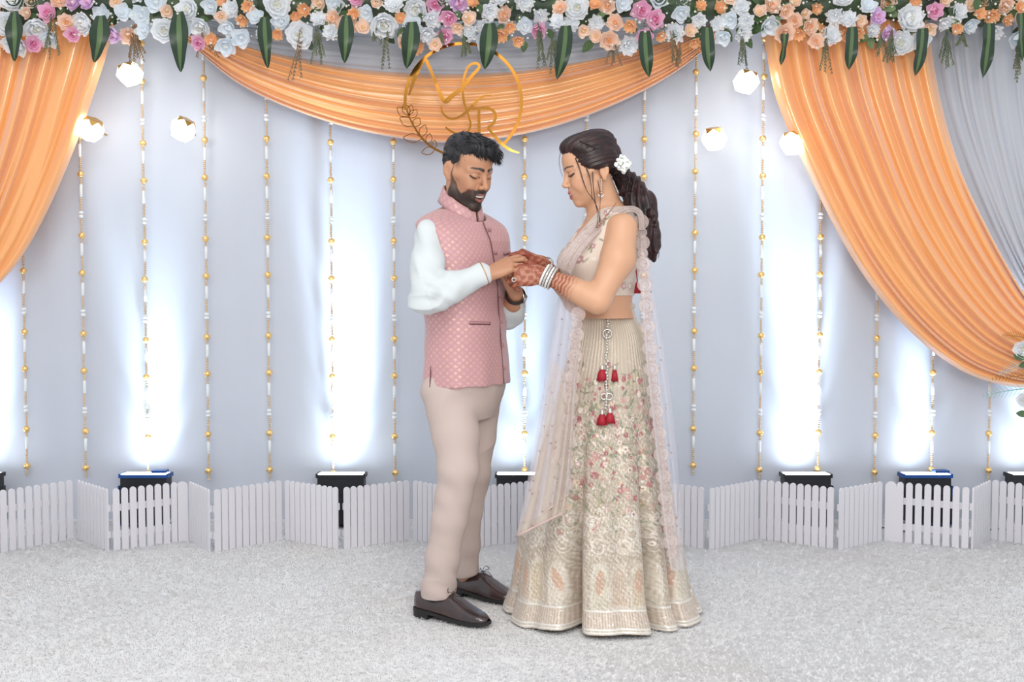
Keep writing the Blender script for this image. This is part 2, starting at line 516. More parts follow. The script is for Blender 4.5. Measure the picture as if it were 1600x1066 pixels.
lantern(203, 116, .064, .05, 'topmost glowing lantern on the left, with gold crown')
lantern(142, 202, .064, -.05, 'lower glowing lantern beside the left orange curtain')
lantern(286, 202, .064, .1, 'lower glowing lantern under the left end of the orange swag')
lantern(1166, 128, .064, -.05, 'topmost glowing lantern on the right, below hanging greenery')
lantern(1116, 217, .064, -.6, 'lower glowing lantern close right of a bead string')
lantern(1239, 224, .066, .05, 'lower glowing lantern touching the right orange curtain')
# ------------------------------------------------------------------ gold monogram
def monogram():
    YM = 5.48
    root = thing('monogram_sign', P(724, 240, YM), 'round gold mirror monogram with script letters and a leaf sprig', 'sign')
    M_bronze = mat('bronze_mirror', srgb(120, 78, 34), .2, metal=.9)
    def stroke(name, pts, w, n=60, m_=None):
        c = resample(spline(pts, 200), n)
        Q = np.array([P(a, b, YM) for a, b in c])
        ww = np.asarray(w, float)
        if ww.ndim: ww = np.interp(np.linspace(0, 1, n), np.linspace(0, 1, len(ww)), ww)
        m = MB(); m.tube(Q, ww * 5.48 / FPX, 4, flat=((0, 1, 0), .35)); return m.part(name, m_ or M_gold, root, smooth=False)
    cx, cz, R = 724, 159, 91
    a0, a1 = math.radians(188), math.radians(-46)
    ring = [(cx + R * math.cos(a), cz - R * math.sin(a)) for a in np.linspace(a0, a1, 60)]
    stroke('ring', ring, 3.4, 120)
    stroke('script_letter', [(639, 149), (648, 122), (662, 94), (670, 103), (682, 132), (694, 158), (706, 150), (722, 138),
                             (738, 118), (749, 105), (744, 99), (733, 103), (726, 118), (723, 138), (725, 160), (731, 178), (735, 194),
                             (731, 206), (720, 211), (706, 206), (696, 199)], [2.2, 4.4, 3.8, 3, 5, 4, 3.2, 2.4, 3.0, 2.4, 2.6, 2.2], 160)
    stroke('ampersand', [(689, 166), (692, 177), (702, 185), (715, 184), (730, 174), (744, 159), (756, 150), (768, 149)], [2, 2.6, 2.2, 3, 3.4, 2.2, 1.2])
    stroke('letter_r_stem', [(748, 170), (748.3, 190), (748.5, 208)], 3.4, 8)
    stroke('letter_r_bowl', [(733, 171), (750, 169), (766, 170), (774, 180), (771, 192), (762, 200)], [1.6, 2.6, 3, 3.6, 3.2, 2.6])
    stroke('letter_r_leg', [(762, 200), (772, 212), (784, 225), (797, 234), (811, 239)], [3, 3.6, 3.6, 3, 1.4])
    stem = [(638, 180), (646, 196), (657, 213), (672, 228), (690, 238), (705, 243)]
    stroke('sprig_stem', stem, [1.4, 2.2, 2.6, 2.6], 40, M_bronze)
    c = resample(spline(stem, 100), 100)
    for (t, ang, L, w) in [(0.02, 112, 20, 6), (.02, 75, 18, 5), (.04, 142, 24, 7), (.06, 48, 17, 6), (.2, 150, 25, 7), (.22, 60, 16, 6), (.45, 178, 30, 7),
                           (.42, 72, 20, 6), (.58, 80, 17, 5), (.72, 195, 22, 6), (.70, 85, 13, 4)]:
        b = c[int(t * 99)]; a = math.radians(ang); d = np.array([math.cos(a), -math.sin(a)]); nrm = np.array([d[1], -d[0]])
        lp = [b + d * L * s + nrm * w * math.sin(math.pi * s) for s in np.linspace(0, 1, 9)] + [b + d * L * s - nrm * w * math.sin(math.pi * s) for s in np.linspace(1, 0, 9)][1:]
        stroke('sprig_leaf', lp, .9, 30, M_bronze)
monogram()

# ------------------------------------------------------------------ picket fence panels
PICK = {}
def picket_mesh(w, h):
    key = (round(w, 4), round(h, 3))
    if key in PICK: return PICK[key]
    n = 9; th = .008
    out = [(-w / 2, 0), (w / 2, 0)] + [(w / 2 * math.cos(a), h - w / 2 + w / 2 * math.sin(a)) for a in np.linspace(0, math.pi, n)]
    V = np.array([[x, -th / 2, z] for x, z in out] + [[x, th / 2, z] for x, z in out]); k = len(out)
    F = [list(range(k)), list(range(k, 2 * k))[::-1]] + [[i, i + k, (i + 1) % k + k, (i + 1) % k] for i in range(k)]
    PICK[key] = to_mesh('picket', V, F, M_fence, False)
    return PICK[key]
def fence(a, b, n, label, ha=.285, hb=.285, wide=None):
    A = PF(*a); B = PF(*b)
    d = B - A; L = np.linalg.norm(d); d /= L
    yaw = math.atan2(d[1], d[0])
    t = thing('picket_fence_panel', (A + B) / 2, label, 'fence', 'white picket fence panels')
    pitch = L / n
    nrm = np.array([-d[1], d[0], 0]);
    if nrm[1] < 0: nrm = -nrm
    for i in range(n):
        w = .0295 if (wide is None or i != wide) else .052
        w = min(w, pitch * .90) if (wide is None or i != wide) else w
        q = A + d * pitch * (i + .5)
        h = ha
        place('picket', picket_mesh(w, h), t, q, rot=(0, 0, yaw))
    R = np.array(Matrix.Rotation(yaw, 3, 'Z'))
    for z in (.075, .195):
        m = MB(); c = (A + B) / 2 + nrm * .0085; m.box(c + np.array([0, 0, z]), (L * .985, .009, .030), R); m.part('rail', M_fence, t, smooth=False)
fence((-14, 868), (116, 843), 10, 'fence panel at the left edge, angled back to the right')
fence((122, 843), (170, 862), 9, 'narrow-looking fence panel left of the leftmost floor light, angled forward')
fence((176, 862), (292, 846), 9, 'fence panel standing right in front of the leftmost floor light', wide=8)
fence((297, 846), (328, 863), 8, 'steeply angled fence panel right of the leftmost floor light')
fence((335, 864), (441, 844), 10, 'fence panel between the two left floor lights, angled back')
fence((446, 844), (529, 859), 10, 'fence panel whose right end stands before the second floor light')
fence((537, 859), (640, 844), 10, 'fence panel left of the man, angled back to the right')
fence((646, 844), (716, 860), 9, 'fence panel behind the legs of the man, angled forward')
fence((724, 860), (838, 844), 11, 'fence panel seen between the man and the skirt of the woman')
fence((845, 844), (925, 860), 9, 'fence panel hidden behind the skirt, showing through the veil')
fence((1010, 844), (1100, 859), 9, 'fence panel coming out from behind the skirt on its right')
fence((1108, 861), (1184, 843), 10, 'fence panel right of the woman, angled back to the right')
fence((1187, 843), (1303, 859), 10, 'fence panel standing before the floor light right of the woman')
fence((1310, 861), (1377, 846), 9, 'steeply angled fence panel between the two right floor lights')
fence((1384, 846), (1515, 859), 9, 'fence panel standing before the rightmost blue floor light', wide=0)
fence((1518, 860), (1546, 843), 7, 'steeply angled narrow-looking fence panel near the right edge')
fence((1548, 843), (1660, 862), 9, 'fence panel running off the right edge')

# ------------------------------------------------------------------ LED floor lights
M_lens = mat('led_lens', (1, 1, 1), .3, emis=(.88, .95, 1.0), es=7.0)
def floor_light(px, power, label, w=.23, lean=.31, col=(.62, .80, 1.0), blue=False, Yl=5.65, spot=42, yaw=0.0):
    c = PF(px, 830); X = (px - 800) / FPX * Yl
    t = thing('led_floor_light', (X, Yl, 0), label, 'floor light', 'LED floor lights behind the fence')
    R = np.array(Matrix.Rotation(yaw, 3, 'Z') @ Matrix.Rotation(-.03, 3, 'X'))
    org = np.array([X, Yl, .17])
    T = lambda q: org + R @ np.array(q)
    m = MB(); m.box(T((0, 0, .015)), (w, .085, .13), R); m.box(T((0, -.03, -.075)), (w * .96, .13, .13), R)
    for i in range(7): m.box(T(((i - 3) * w * .14, .047, .0)), (.006, .014, .12), R)
    m.part('housing', M_black, t, smooth=False)
    m = MB()
    for s in (-1, 1):
        m.box(T((s * (w / 2 + .003), 0, .084)), (.010, .092, .020), R)
        m.box(T((0, s * .044, .082)), (w + .012, .006, .016), R)
    m.part('rim', M_bluemetal if blue else M_black, t, smooth=False)
    m = MB(); m.box(T((0, 0, .088)), (w * .96, .074, .008), R); m.part('lens', M_lens, t, smooth=False)
    m = MB()
    for s in (-1, 1):
        m.box((X + s * (w / 2 + .018), Yl, .10), (.006, .03, .20)); m.box((X + s * (w / 2 + .008), Yl, .17), (.022, .016, .016))
    m.box((X, Yl, .004), (w + .04, .05, .008)); m.part('bracket', M_bluemetal if blue else M_black, t, smooth=False)
    if blue:
        m = MB(); m.box(T((w * .32, -.01, .104)), (.07, .06, .012), R); m.part('barn_flap', M_bluemetal, t, smooth=False)
    # three rows of LEDs behind lenses of different throw
    for k, (ln, sz, pw) in enumerate(((1.5, 86, 2.2), (.68, 70, 8.0), (.27, 40, 48.0), (.13, 27, 200.0))):
        d = bpy.data.lights.new('led_beam', 'SPOT'); d.energy = power / 50 * pw; d.color = col
        d.spot_size = math.radians(sz); d.spot_blend = 1.0; d.shadow_soft_size = .03
        o = bpy.data.objects.new('led_beam', d); COL.objects.link(o)
        o.parent = t; q = T(((k - 1) * w * .12, 0, .105)); o.location = Vector(q) - wloc(t)
        o.rotation_euler = Vector((-(k - 1) * .03, ln, 1.0)).to_track_quat('-Z', 'Y').to_euler()
    return t
floor_light(-42, 26, 'floor light at the left edge, behind the end of the fence')
floor_light(224, 50, 'leftmost floor light with a blue bracket, glowing over the fence', blue=True)
floor_light(532, 50, 'floor light left of the man, glowing in the gap of the fence')
floor_light(812, 16, 'floor light glowing low between the man and the skirt')
floor_light(1262, 50, 'floor light right of the woman, glowing over the fence')
floor_light(1450, 26, 'floor light with a blue flap in front of the right orange curtain', blue=True)
floor_light(1618, 16, 'floor light at the right edge behind the fence')
def cable(pts, label):
    Q = np.array([np.append(PF(*p)[:2], .006) for p in pts]); c = spline(Q, 40)
    m = MB(); m.tube(c, .004, 6); o = m.part('power_cable', M_cable); tag(o, label, 'cable', 'black power cables')
cable([(1310, 838), (1340, 832), (1370, 826), (1395, 830), (1425, 834)], 'black power cable on the carpet between the two right floor lights')
cable([(1480, 836), (1505, 830), (1530, 834), (1560, 828), (1600, 832)], 'black power cable on the carpet near the right edge')
# ------------------------------------------------------------------ flower garland
def petal(w, l, cup, curl, nu=3, nv=4):
    """petal grid rooted at the origin growing along +x, curling upward"""
    V = []
    for j in range(nv + 1):
        s = j / nv
        ww = w * math.sin(math.pi * min(1, .18 + .74 * s) ** .8) * (1.0 if s < 1 else .62)
        a = cup * (1 - s) + curl * s
        for i in range(nu + 1):
            t = (i / nu - .5) * 2
            V.append([l * s * math.cos(a * s), ww * t, l * s * math.sin(a * s) + .25 * w * t * t])
    F = [[j * (nu + 1) + i, j * (nu + 1) + i + 1, (j + 1) * (nu + 1) + i + 1, (j + 1) * (nu + 1) + i] for j in range(nv) for i in range(nu)]
    return np.array(V), F
def flower_mesh(name, m_out, m_in, kind, seed):
    """unit flower (radius about 1) facing +z"""
    r = random.Random(seed); mb = MB(); midx = []
    rings = {'rose': [(3, .36, 1.30, .12), (4, .58, 1.0, .13), (5, .80, .70, .10), (6, 1.0, .38, .04), (6, 1.08, .15, 0)],
             'peony': [(5, .40, .95, .20), (6, .64, .70, .16), (7, .88, .42, .08), (8, 1.05, .16, 0)],
             'ruffle': [(6, .42, .9, .22), (8, .70, .62, .18), (9, .92, .36, .10), (9, 1.0, .12, .02)],
             'open': [(5, 1.05, .28, 0), (5, .82, .55, .05), (4, .4, 1.15, .1)]}[kind]
    for k, (n, l, el, z) in enumerate(rings):
        a0 = r.uniform(0, 6)
        for i in range(n):
            V, F = petal(l * (.52 if kind != 'ruffle' else .36), l * r.uniform(.92, 1.08), el + r.uniform(-.1, .1), el + r.uniform(.05, .5))
            if kind in ('ruffle', 'peony'): V[:, 2] += .07 * np.sin(V[:, 1] * 22 + k) * (V[:, 0] > l * .4)
            a = a0 + 2 * math.pi * i / n + r.uniform(-.15, .15)
            R = np.array(Matrix.Rotation(a, 3, 'Z'))
            V = V @ R.T + np.array([0, 0, z - .1])
            mb.add(V, F); midx += [1 if l < .6 and kind != 'ruffle' else 0] * len(F)
    mb.lathe([(.001, -.35), (.25, -.25), (.3, -.05), (.12, .2), (.001, .3)], (0, 0, 0), 7)
    midx += [1] * (len(mb.f) - len(midx))
    return to_mesh(name, mb.V(), mb.f, None, True, mats=[m_out, m_in], midx=midx)
fm = lambda n, c: mat(n, srgb(*c), .65, trans=.42, sheen=.2)
M_fw = fm('petal_white', (250, 252, 254)); M_fw2 = fm('petal_ice', (238, 245, 250)); M_fwc = fm('petal_cream', (248, 247, 238))
M_fpk = fm('petal_pink', (250, 208, 230)); M_fpk2 = fm('petal_mauve', (240, 214, 244)); M_fmg = fm('petal_rose', (244, 172, 206))
M_fpe = fm('petal_peach', (255, 232, 214)); M_fpo = fm('petal_apricot', (255, 214, 168)); M_fye = fm('petal_butter', (254, 234, 190))
M_leaf = mat('leaf_green', srgb(60, 88, 52), .5, trans=.2, noise=(14, srgb(92, 116, 74), 3))
M_leafp = mat('leaf_pale', srgb(130, 152, 110), .55, trans=.25, noise=(14, srgb(98, 126, 84), 3))
M_dark = mat('leaf_dark', srgb(42, 58, 42), .5, noise=(10, srgb(64, 84, 54), 3))
M_sprig = mat('hanging_greenery', srgb(98, 100, 72), .7, noise=(9, srgb(66, 82, 60), 3))
M_sprigb = mat('hanging_greenery_brown', srgb(132, 98, 66), .7, noise=(9, srgb(98, 86, 62), 3))
KINDS = {'white_rose': (flower_mesh('white_rose', M_fw, M_fwc, 'peony', 1), .122),
         'ice_white_flower': (flower_mesh('ice_white_flower', M_fw2, M_fw, 'open', 2), .096),
         'white_ruffled_flower': (flower_mesh('white_ruffled_flower', M_fw, M_fw2, 'ruffle', 3), .090),
         'pink_rose': (flower_mesh('pink_rose', M_fpk, M_fmg, 'rose', 4), .084),
         'mauve_rose': (flower_mesh('mauve_rose', M_fpk2, M_fpk, 'rose', 5), .084),
         'peach_flower': (flower_mesh('peach_flower', M_fpe, M_fpo, 'peony', 6), .088),
         'apricot_carnation': (flower_mesh('apricot_carnation', M_fpo, M_fpe, 'ruffle', 7), .070),
         'butter_flower': (flower_mesh('butter_flower', M_fpe, M_fye, 'open', 8), .070)}
def aim_euler(d, spin):
    q = Vector([float(c) for c in d]).to_track_quat('Z', 'Y'); e = q @ Matrix.Rotation(spin, 3, 'Z').to_quaternion(); return e.to_euler()
def leaf_mesh(name, m, L=1.0, w=.34, droop=.35, stripe=None, n=8):
    V = []; mi = []
    for j in range(n + 1):
        s = j / n; ww = w * (math.sin(math.pi * s ** .85) ** .75 if 0 < s < 1 else .02)
        for t in (-1, -.32, 0, .32, 1):
            V.append([L * s, ww * t, -droop * s * s - .18 * w * (1 - abs(t)) * math.sin(math.pi * s)])
    F = [];
    for j in range(n):
        for i in range(4):
            F.append([j * 5 + i, j * 5 + i + 1, (j + 1) * 5 + i + 1, (j + 1) * 5 + i]); mi.append(1 if i in (1, 2) else 0)
    return to_mesh(name, np.array(V), F, None, True, mats=[m, stripe or m], midx=mi)
SMALL = leaf_mesh('small_leaf', M_leaf); SMALLP = leaf_mesh('pale_leaf', M_leafp); SMALLD = leaf_mesh('dark_leaf', M_dark)
def garland():
    YG = 5.50
    root = thing('flower_garland', P(800, 70, YG), 'long garland of white, peach and pink flowers with hanging leaves along the top', 'garland')
    # dark greenery core the stems are pushed into
    m = MB(); xs = np.linspace(-60, 1660, 90)
    m.tube([P(x, 6 + 5 * math.sin(x * .03), YG + .03) for x in xs], [.085 + .012 * math.sin(x * .05) for x in xs], 10)
    m.part('foliage_core', M_dark, root)
    r = random.Random(23)
    low = lambda x: 56 + 10 * math.sin(x * .019 + .8) + 7 * math.sin(x * .041) + 4 * math.sin(x * .11)
    pts = []
    def ok(x, y, d):
        return all((x - a) ** 2 + (y - b) ** 2 > (.5 * (d + e)) ** 2 for a, b, e in pts)
    names = list(KINDS); wts = [28, 18, 20, 7, 4, 18, 9, 7]
    tries = 0
    while len(pts) < 299 and tries < 24000:
        tries += 1
        x = r.uniform(-18, 1618); y = r.uniform(-22, low(x) + 4)
        k = r.choices(names, wts)[0]; me, dia = KINDS[k]
        d = dia * 318 * r.uniform(.90, 1.22)
        if not ok(x, y, d * .74): continue
        pts.append((x, y, d * .74))
        v = y / 60.0
        c = P(x, y, YG - .085 + .05 * (1 - v) ** 2 * .4 + r.uniform(-.025, .02))
        dirn = Vector((r.uniform(-.5, .5), -1.0, r.uniform(-.75, .35) - .35 * v))
        place(k, me, root, c, aim_euler(dirn, r.uniform(0, 6)), d / 312 / 2)
    for i in range(210):
        x = r.uniform(-10, 1610); y = r.uniform(-12, low(x) + 8)
        c = P(x, y, YG - .055 + r.uniform(-.03, .03))
        me = r.choice([SMALL, SMALL, SMALLP, SMALLD])
        a = r.uniform(0, 6.28); dirn = Vector((math.cos(a), -.9, math.sin(a) - .2))
        place('small_leaf', me, root, c, aim_euler(Vector((math.cos(a) * .3, -1, .4)), a), r.uniform(.045, .075))
    # tiny filler blossom, too small to pick apart
    mb = MB()
    for i in range(420):
        x = r.uniform(-10, 1610); y = r.uniform(-5, low(x) + 10); c = P(x, y, YG - .11 + r.uniform(-.03, .02)); s = r.uniform(.004, .008)
        mb.add(np.array([[1, 0, 0], [-1, 0, 0], [0, 1, 0], [0, -1, 0], [0, 0, 1], [0, 0, -1]]) * s + c, [[0, 2, 4], [2, 1, 4], [1, 3, 4], [3, 0, 4], [2, 0, 5], [1, 2, 5], [3, 1, 5], [0, 3, 5]])
    tag(mb.part('filler_blossom', M_fwc, root), kind='stuff')
    # broad striped leaves
    for (x, yt, yb, w, lean, tw) in [(22, 18, 95, 12, 0, .1), (157, 24, 97, 14, -10, .3), (279, 18, 112, 14, 3, 0), (413, 26, 106, 11, 5, .4), (541, 24, 98, 12, -3, .2),
                                 (643, 34, 107, 14, -8, .2), (765, 36, 108, 14, -8, .1), (884, 40, 124, 13, -14, .3), (1008, 48, 121, 12, 6, .2), (1105, 42, 112, 12, 5, .2),
                                 (1226, 52, 102, 9, -6, .6), (1332, 42, 110, 11, -6, .1), (1442, 44, 119, 12, -12, .3), (1546, 36, 122, 12, -10, .2), (1596, 20, 96, 10, 2, .4)]:
        n = 14; V = []; mi = []; F = []
        hw = w * 5.4 / FPX
        for j in range(n + 1):
            s = j / n; y = yt + (yb - yt) * s; xx = x + lean * s * s
            ww = hw * (math.sin(math.pi * (.12 + .88 * s) ** .9) ** .7 if s < 1 else .03)
            yaw = tw * 1.5 * math.sin(3 * s)
            c = P(xx, y, YG - .13 - .05 * math.sin(math.pi * s))
            for t in (-1, -.28, 0, .28, 1):
                V.append(c + np.array([ww * t * math.cos(yaw), ww * t * math.sin(yaw) + .006 * (1 - abs(t)) - .010 * math.sin(9 * s + 2 * t) * abs(t), 0]))
        for j in range(n):
            for i in range(4):
                F.append([j * 5 + i, j * 5 + i + 1, (j + 1) * 5 + i + 1, (j + 1) * 5 + i]); mi.append(1 if i in (1, 2) else 0)
        part('broad_leaf', np.array(V), F, None, root, mats=[mat('broad_leaf_dark', srgb(38, 60, 42), .34, trans=.12), mat('broad_leaf_stripe', srgb(92, 118, 72), .4, trans=.12)], midx=mi)
    # feathery sprigs
    for (x, yt, yb, spread, br) in [(82, 22, 96, 16, 0), (212, 38, 96, 20, 1), (208, 40, 108, 8, 1), (318, 40, 92, 24, 1), (470, 44, 124, 34, 1), (495, 40, 98, 14, 0), (588, 30, 70, 14, 0), (606, 28, 108, 11, 0),
                                    (690, 46, 72, 14, 0), (724, 46, 92, 14, 0), (842, 34, 104, 20, 0), (866, 50, 112, 12, 0), (958, 50, 112, 14, 1), (1050, 48, 100, 16, 1), (1063, 66, 108, 8, 1), (1160, 46, 118, 10, 0),
                                    (1290, 44, 112, 12, 0), (1392, 46, 98, 12, 0), (1378, 50, 84, 10, 0), (1480, 46, 106, 16, 0), (1590, 56, 126, 8, 0), (1505, 52, 70, 12, 0)]:
        mb = MB()
        for q in range(r.randint(3, 5)):
            x1 = x + r.uniform(-spread, spread); e = yb - r.uniform(0, .35) * (yb - yt)
            path = spline([(x + r.uniform(-3, 3), yt), (x + (x1 - x) * .4 + r.uniform(-2, 2), yt + (e - yt) * .5), (x1, e)], 14)
            Q = np.array([P(a, b, YG - .10 + .02 * math.sin(q)) for a, b in path])
            mb.tube(Q, np.linspace(.0022, .0008, 14), 4)
            for j in range(3, 14):
                for s in (-1, 1):
                    L = r.uniform(.018, .034) * (1 - .03 * j)
                    dv = np.array([s * r.uniform(.25, .6), r.uniform(-.3, .3), -1.0]); dv /= np.linalg.norm(dv)
                    wv = np.array([1, 0, .3 * s]) * .0016
                    p0 = Q[j]; p1 = p0 + dv * L
                    mb.add([p0 - wv, p0 + wv, p0 + dv * L * .6 + wv * 1.3, p1, p0 + dv * L * .6 - wv * 1.3], [[0, 1, 2, 4], [4, 2, 3]])
        mb.part('hanging_sprig', M_sprigb if br else M_sprig, root)
garland()

# ------------------------------------------------------------------ curtain tieback with flowers
def tieback():
    Y0 = 5.42
    root = thing('floral_tieback', P(1612, 640, Y0), 'tieback of white roses, gold and pale green fern fronds at the right edge', 'flowers')
    me, d = KINDS['white_rose']
    for (x, y, s, k) in [(1598, 546, 1.0, 'white_rose'), (1618, 575, 1.0, 'ice_white_flower'), (1600, 626, .85, 'white_rose'), (1626, 540, 1.0, 'peach_flower'), (1630, 605, 1, 'white_ruffled_flower')]:
        place(k, KINDS[k][0], root, P(x, y, Y0 - .03), aim_euler(Vector((-.4, -1, .1)), x), .048 * s)
    M_gf = mat('gold_fern', srgb(176, 122, 52), .3, metal=.75); M_pf = mat('pale_fern', srgb(150, 200, 188), .5, trans=.3); M_wf = mat('silver_fern', srgb(196, 208, 204), .4, trans=.2)
    def frond(name, pts, L, m, n=13):
        Q = np.array([P(a, b, Y0 - .02) for a, b in resample(spline(pts, 60), n)]); mb = MB(); mb.tube(Q, np.linspace(.0028, .001, n), 5)
        for j in range(2, n):
            T = Q[min(j + 1, n - 1)] - Q[j - 1]; T /= np.linalg.norm(T); nn = np.cross(T, [0, 1, 0])
            for s in (-1, 1):
                l = L * math.sin(math.pi * (.25 + .7 * j / n)) ; dv = T * .75 + nn * s * .8 + np.array([0, -.15, 0]); wv = T * .0017
                p0 = Q[j]; mb.add([p0 - wv, p0 + wv, p0 + dv * l * .6 + wv * 1.2, p0 + dv * l, p0 + dv * l * .6 - wv * 1.2], [[0, 1, 2, 4], [4, 2, 3]])
        mb.part(name, m, root)
    frond('gold_frond', [(1612, 532), (1592, 526), (1568, 524)], .035, M_gf)
    frond('gold_frond', [(1620, 582), (1590, 588), (1552, 592)], .032, M_gf)
    frond('silver_frond', [(1612, 572), (1588, 572), (1562, 584)], .035, M_wf)
    frond('pale_frond', [(1616, 606), (1580, 610), (1538, 618)], .045, M_pf)
    for (x, y, a) in [(1592, 562, 2.6), (1602, 568, 3.4), (1598, 648, 3.0), (1610, 655, 2.2), (1604, 555, 2.0)]:
        place('small_leaf', SMALL, root, P(x + 8, y, Y0 - .05), aim_euler(Vector((-.2, -1, .2)), a), .05)
tieback()
# ------------------------------------------------------------------ organic modelling: distance fields turned into meshes
def axis_pts(*segs):
    out = [segs[0][0]]
    for lo, hi, st in segs:
        n = max(1, int(round((hi - lo) / st))); out += list(lo + (hi - lo) * np.arange(1, n + 1) / n)
    return np.array(out, np.float32)
class Field:
    def __init__(s, xs, ys, zs):
        s.ax = [xs, ys, zs]; s.F = np.full((len(xs), len(ys), len(zs)), .5, np.float32)
    def blk(s, lo, hi):
        sl = []; g = []
        for k in range(3):
            a = max(0, np.searchsorted(s.ax[k], lo[k]) - 1); b = min(len(s.ax[k]), np.searchsorted(s.ax[k], hi[k]) + 1)
            sl.append(slice(a, b)); sh = [1, 1, 1]; sh[k] = -1; g.append(s.ax[k][a:b].reshape(sh))
        return tuple(sl), g
    def app(s, sl, d, k, mode):
        f = s.F[sl]
        if f.size == 0: return
        d = np.broadcast_to(d, f.shape).astype(np.float32)
        if mode == 'u': a, b, sg = f, d, 1
        elif mode == 's': a, b, sg = -f, d, -1      # f minus d
        else: a, b, sg = -f, -d, -1                 # intersection
        if k <= 0: r = np.minimum(a, b)
        else:
            h = np.clip(.5 + .5 * (b - a) / k, 0, 1); r = b + (a - b) * h - k * h * (1 - h)
        s.F[sl] = sg * r
    def cap(s, a, b, ra, rb=None, k=.01, mode='u', sq=None):
        rb = ra if rb is None else rb
        a = np.asarray(a, float); b = np.asarray(b, float); R = max(ra, rb) + .03 + k
        sl, (X, Y, Z) = s.blk(np.minimum(a, b) - R, np.maximum(a, b) + R)
        d = b - a; L2 = d.dot(d) + 1e-12
        x, y, z = X - a[0], Y - a[1], Z - a[2]
        h = np.clip((x * d[0] + y * d[1] + z * d[2]) / L2, 0, 1)
        q = np.sqrt((x - h * d[0]) ** 2 + (y - h * d[1]) ** 2 + (z - h * d[2]) ** 2) - (ra + (rb - ra) * h)
        s.app(sl, q, k, mode)
    def chain(s, pts, rs, k=.01, mode='u'):
        for i in range(len(pts) - 1): s.cap(pts[i], pts[i + 1], rs[i], rs[i + 1], k, mode)
    def ell(s, c, r, R=None, k=.01, mode='u'):
        c = np.asarray(c, float); r = np.asarray(r, float); R = np.eye(3) if R is None else np.asarray(R)
        m = max(r) + .03 + k
        sl, (X, Y, Z) = s.blk(c - m, c + m)
        x, y, z = X - c[0], Y - c[1], Z - c[2]
        k0 = 0; k1 = 0
        for i in range(3):
            u = x * R[0, i] + y * R[1, i] + z * R[2, i]
            k0 = k0 + (u / r[i]) ** 2; k1 = k1 + (u / r[i] ** 2) ** 2
        k0 = np.sqrt(k0); s.app(sl, k0 * (k0 - 1) / (np.sqrt(k1) + 1e-9), k, mode)
    def fn(s, lo, hi, f, k=.0, mode='u'):
        sl, (X, Y, Z) = s.blk(lo, hi); s.app(sl, f(X, Y, Z), k, mode)
    def mesh(s):
        F = s.F; ins = F < 0
        c = np.zeros(tuple(n - 1 for n in F.shape), np.int8)
        for i in (0, 1):
            for j in (0, 1):
                for k in (0, 1):
                    c += ins[i:F.shape[0] - 1 + i, j:F.shape[1] - 1 + j, k:F.shape[2] - 1 + k]
        act = (c > 0) & (c < 8)
        I = np.argwhere(act); n = len(I)
        idx = np.full(act.shape, -1, np.int32); idx[act] = np.arange(n)
        corner = {}
        for i in (0, 1):
            for j in (0, 1):
                for k in (0, 1): corner[i, j, k] = F[I[:, 0] + i, I[:, 1] + j, I[:, 2] + k]
        acc = np.zeros((n, 3)); cnt = np.zeros(n)
        for a in [(0, 0, 0), (0, 0, 1), (0, 1, 0), (0, 1, 1), (1, 0, 0), (1, 0, 1), (1, 1, 0), (1, 1, 1)]:
            for ax in range(3):
                if a[ax]: continue
                b = list(a); b[ax] = 1; fa = corner[a]; fb = corner[tuple(b)]
                cr = (fa < 0) != (fb < 0); t = np.where(cr, fa / np.where(cr, fa - fb, 1), 0)
                p = np.array(a, float)[None] + np.zeros((n, 1)); p[:, ax] = t
                acc += p * cr[:, None]; cnt += cr
        G = I + acc / cnt[:, None]
        V = np.stack([np.interp(G[:, k], np.arange(len(s.ax[k])), s.ax[k]) for k in range(3)], 1)
        faces = []
        for ax in range(3):
            o = [q for q in range(3) if q != ax]
            sa = [slice(None)] * 3; sb = [slice(None)] * 3
            sa[ax] = slice(0, -1); sb[ax] = slice(1, None)
            A = ins[tuple(sa)]; B = ins[tuple(sb)]
            E = np.argwhere(A != B)
            ok = np.all([(E[:, q] > 0) & (E[:, q] < F.shape[q] - 1) for q in o], axis=0); E = E[ok]
            flip = A[tuple(E.T)]
            def cell(d1, d2):
                e = E.copy(); e[:, o[0]] += d1; e[:, o[1]] += d2; return idx[tuple(e.T)]
            Q = np.stack([cell(-1, -1), cell(0, -1), cell(0, 0), cell(-1, 0)], 1)
            if ax == 1: Q = Q[:, ::-1]
            Q[~flip] = Q[~flip][:, ::-1]
            faces.append(Q)
        return V, np.concatenate(faces)
def vnormals(V, F):
    a, b, c = V[F[:, 0]], V[F[:, 1]], V[F[:, 2]]
    n = np.cross(b - a, c - a)
    N = np.zeros_like(V)
    for k in range(F.shape[1]):
        for d in range(3): N[:, d] += np.bincount(F[:, k], n[:, d], len(V))
    return N / (np.linalg.norm(N, axis=1)[:, None] + 1e-12)
def relax(V, F, it=1, lam=.5):
    E = np.concatenate([F[:, [i, (i + 1) % F.shape[1]]] for i in range(F.shape[1])]); E = np.concatenate([E, E[:, ::-1]])
    deg = np.bincount(E[:, 0], minlength=len(V))
    for _ in range(it):
        S = np.stack([np.bincount(E[:, 0], V[E[:, 1], d], len(V)) for d in range(3)], 1)
        V = V + lam * (S / np.maximum(deg, 1)[:, None] - V)
    return V
def snoise(p, scale, seed, oct=5):
    r = np.random.default_rng(seed); s = 0
    for i in range(oct):
        d = r.normal(0, 1, 3); d /= np.linalg.norm(d); s = s + np.sin((p @ d) * scale * r.uniform(.6, 1.7) + r.uniform(0, 6))
    return s / oct ** .5 / 1.2
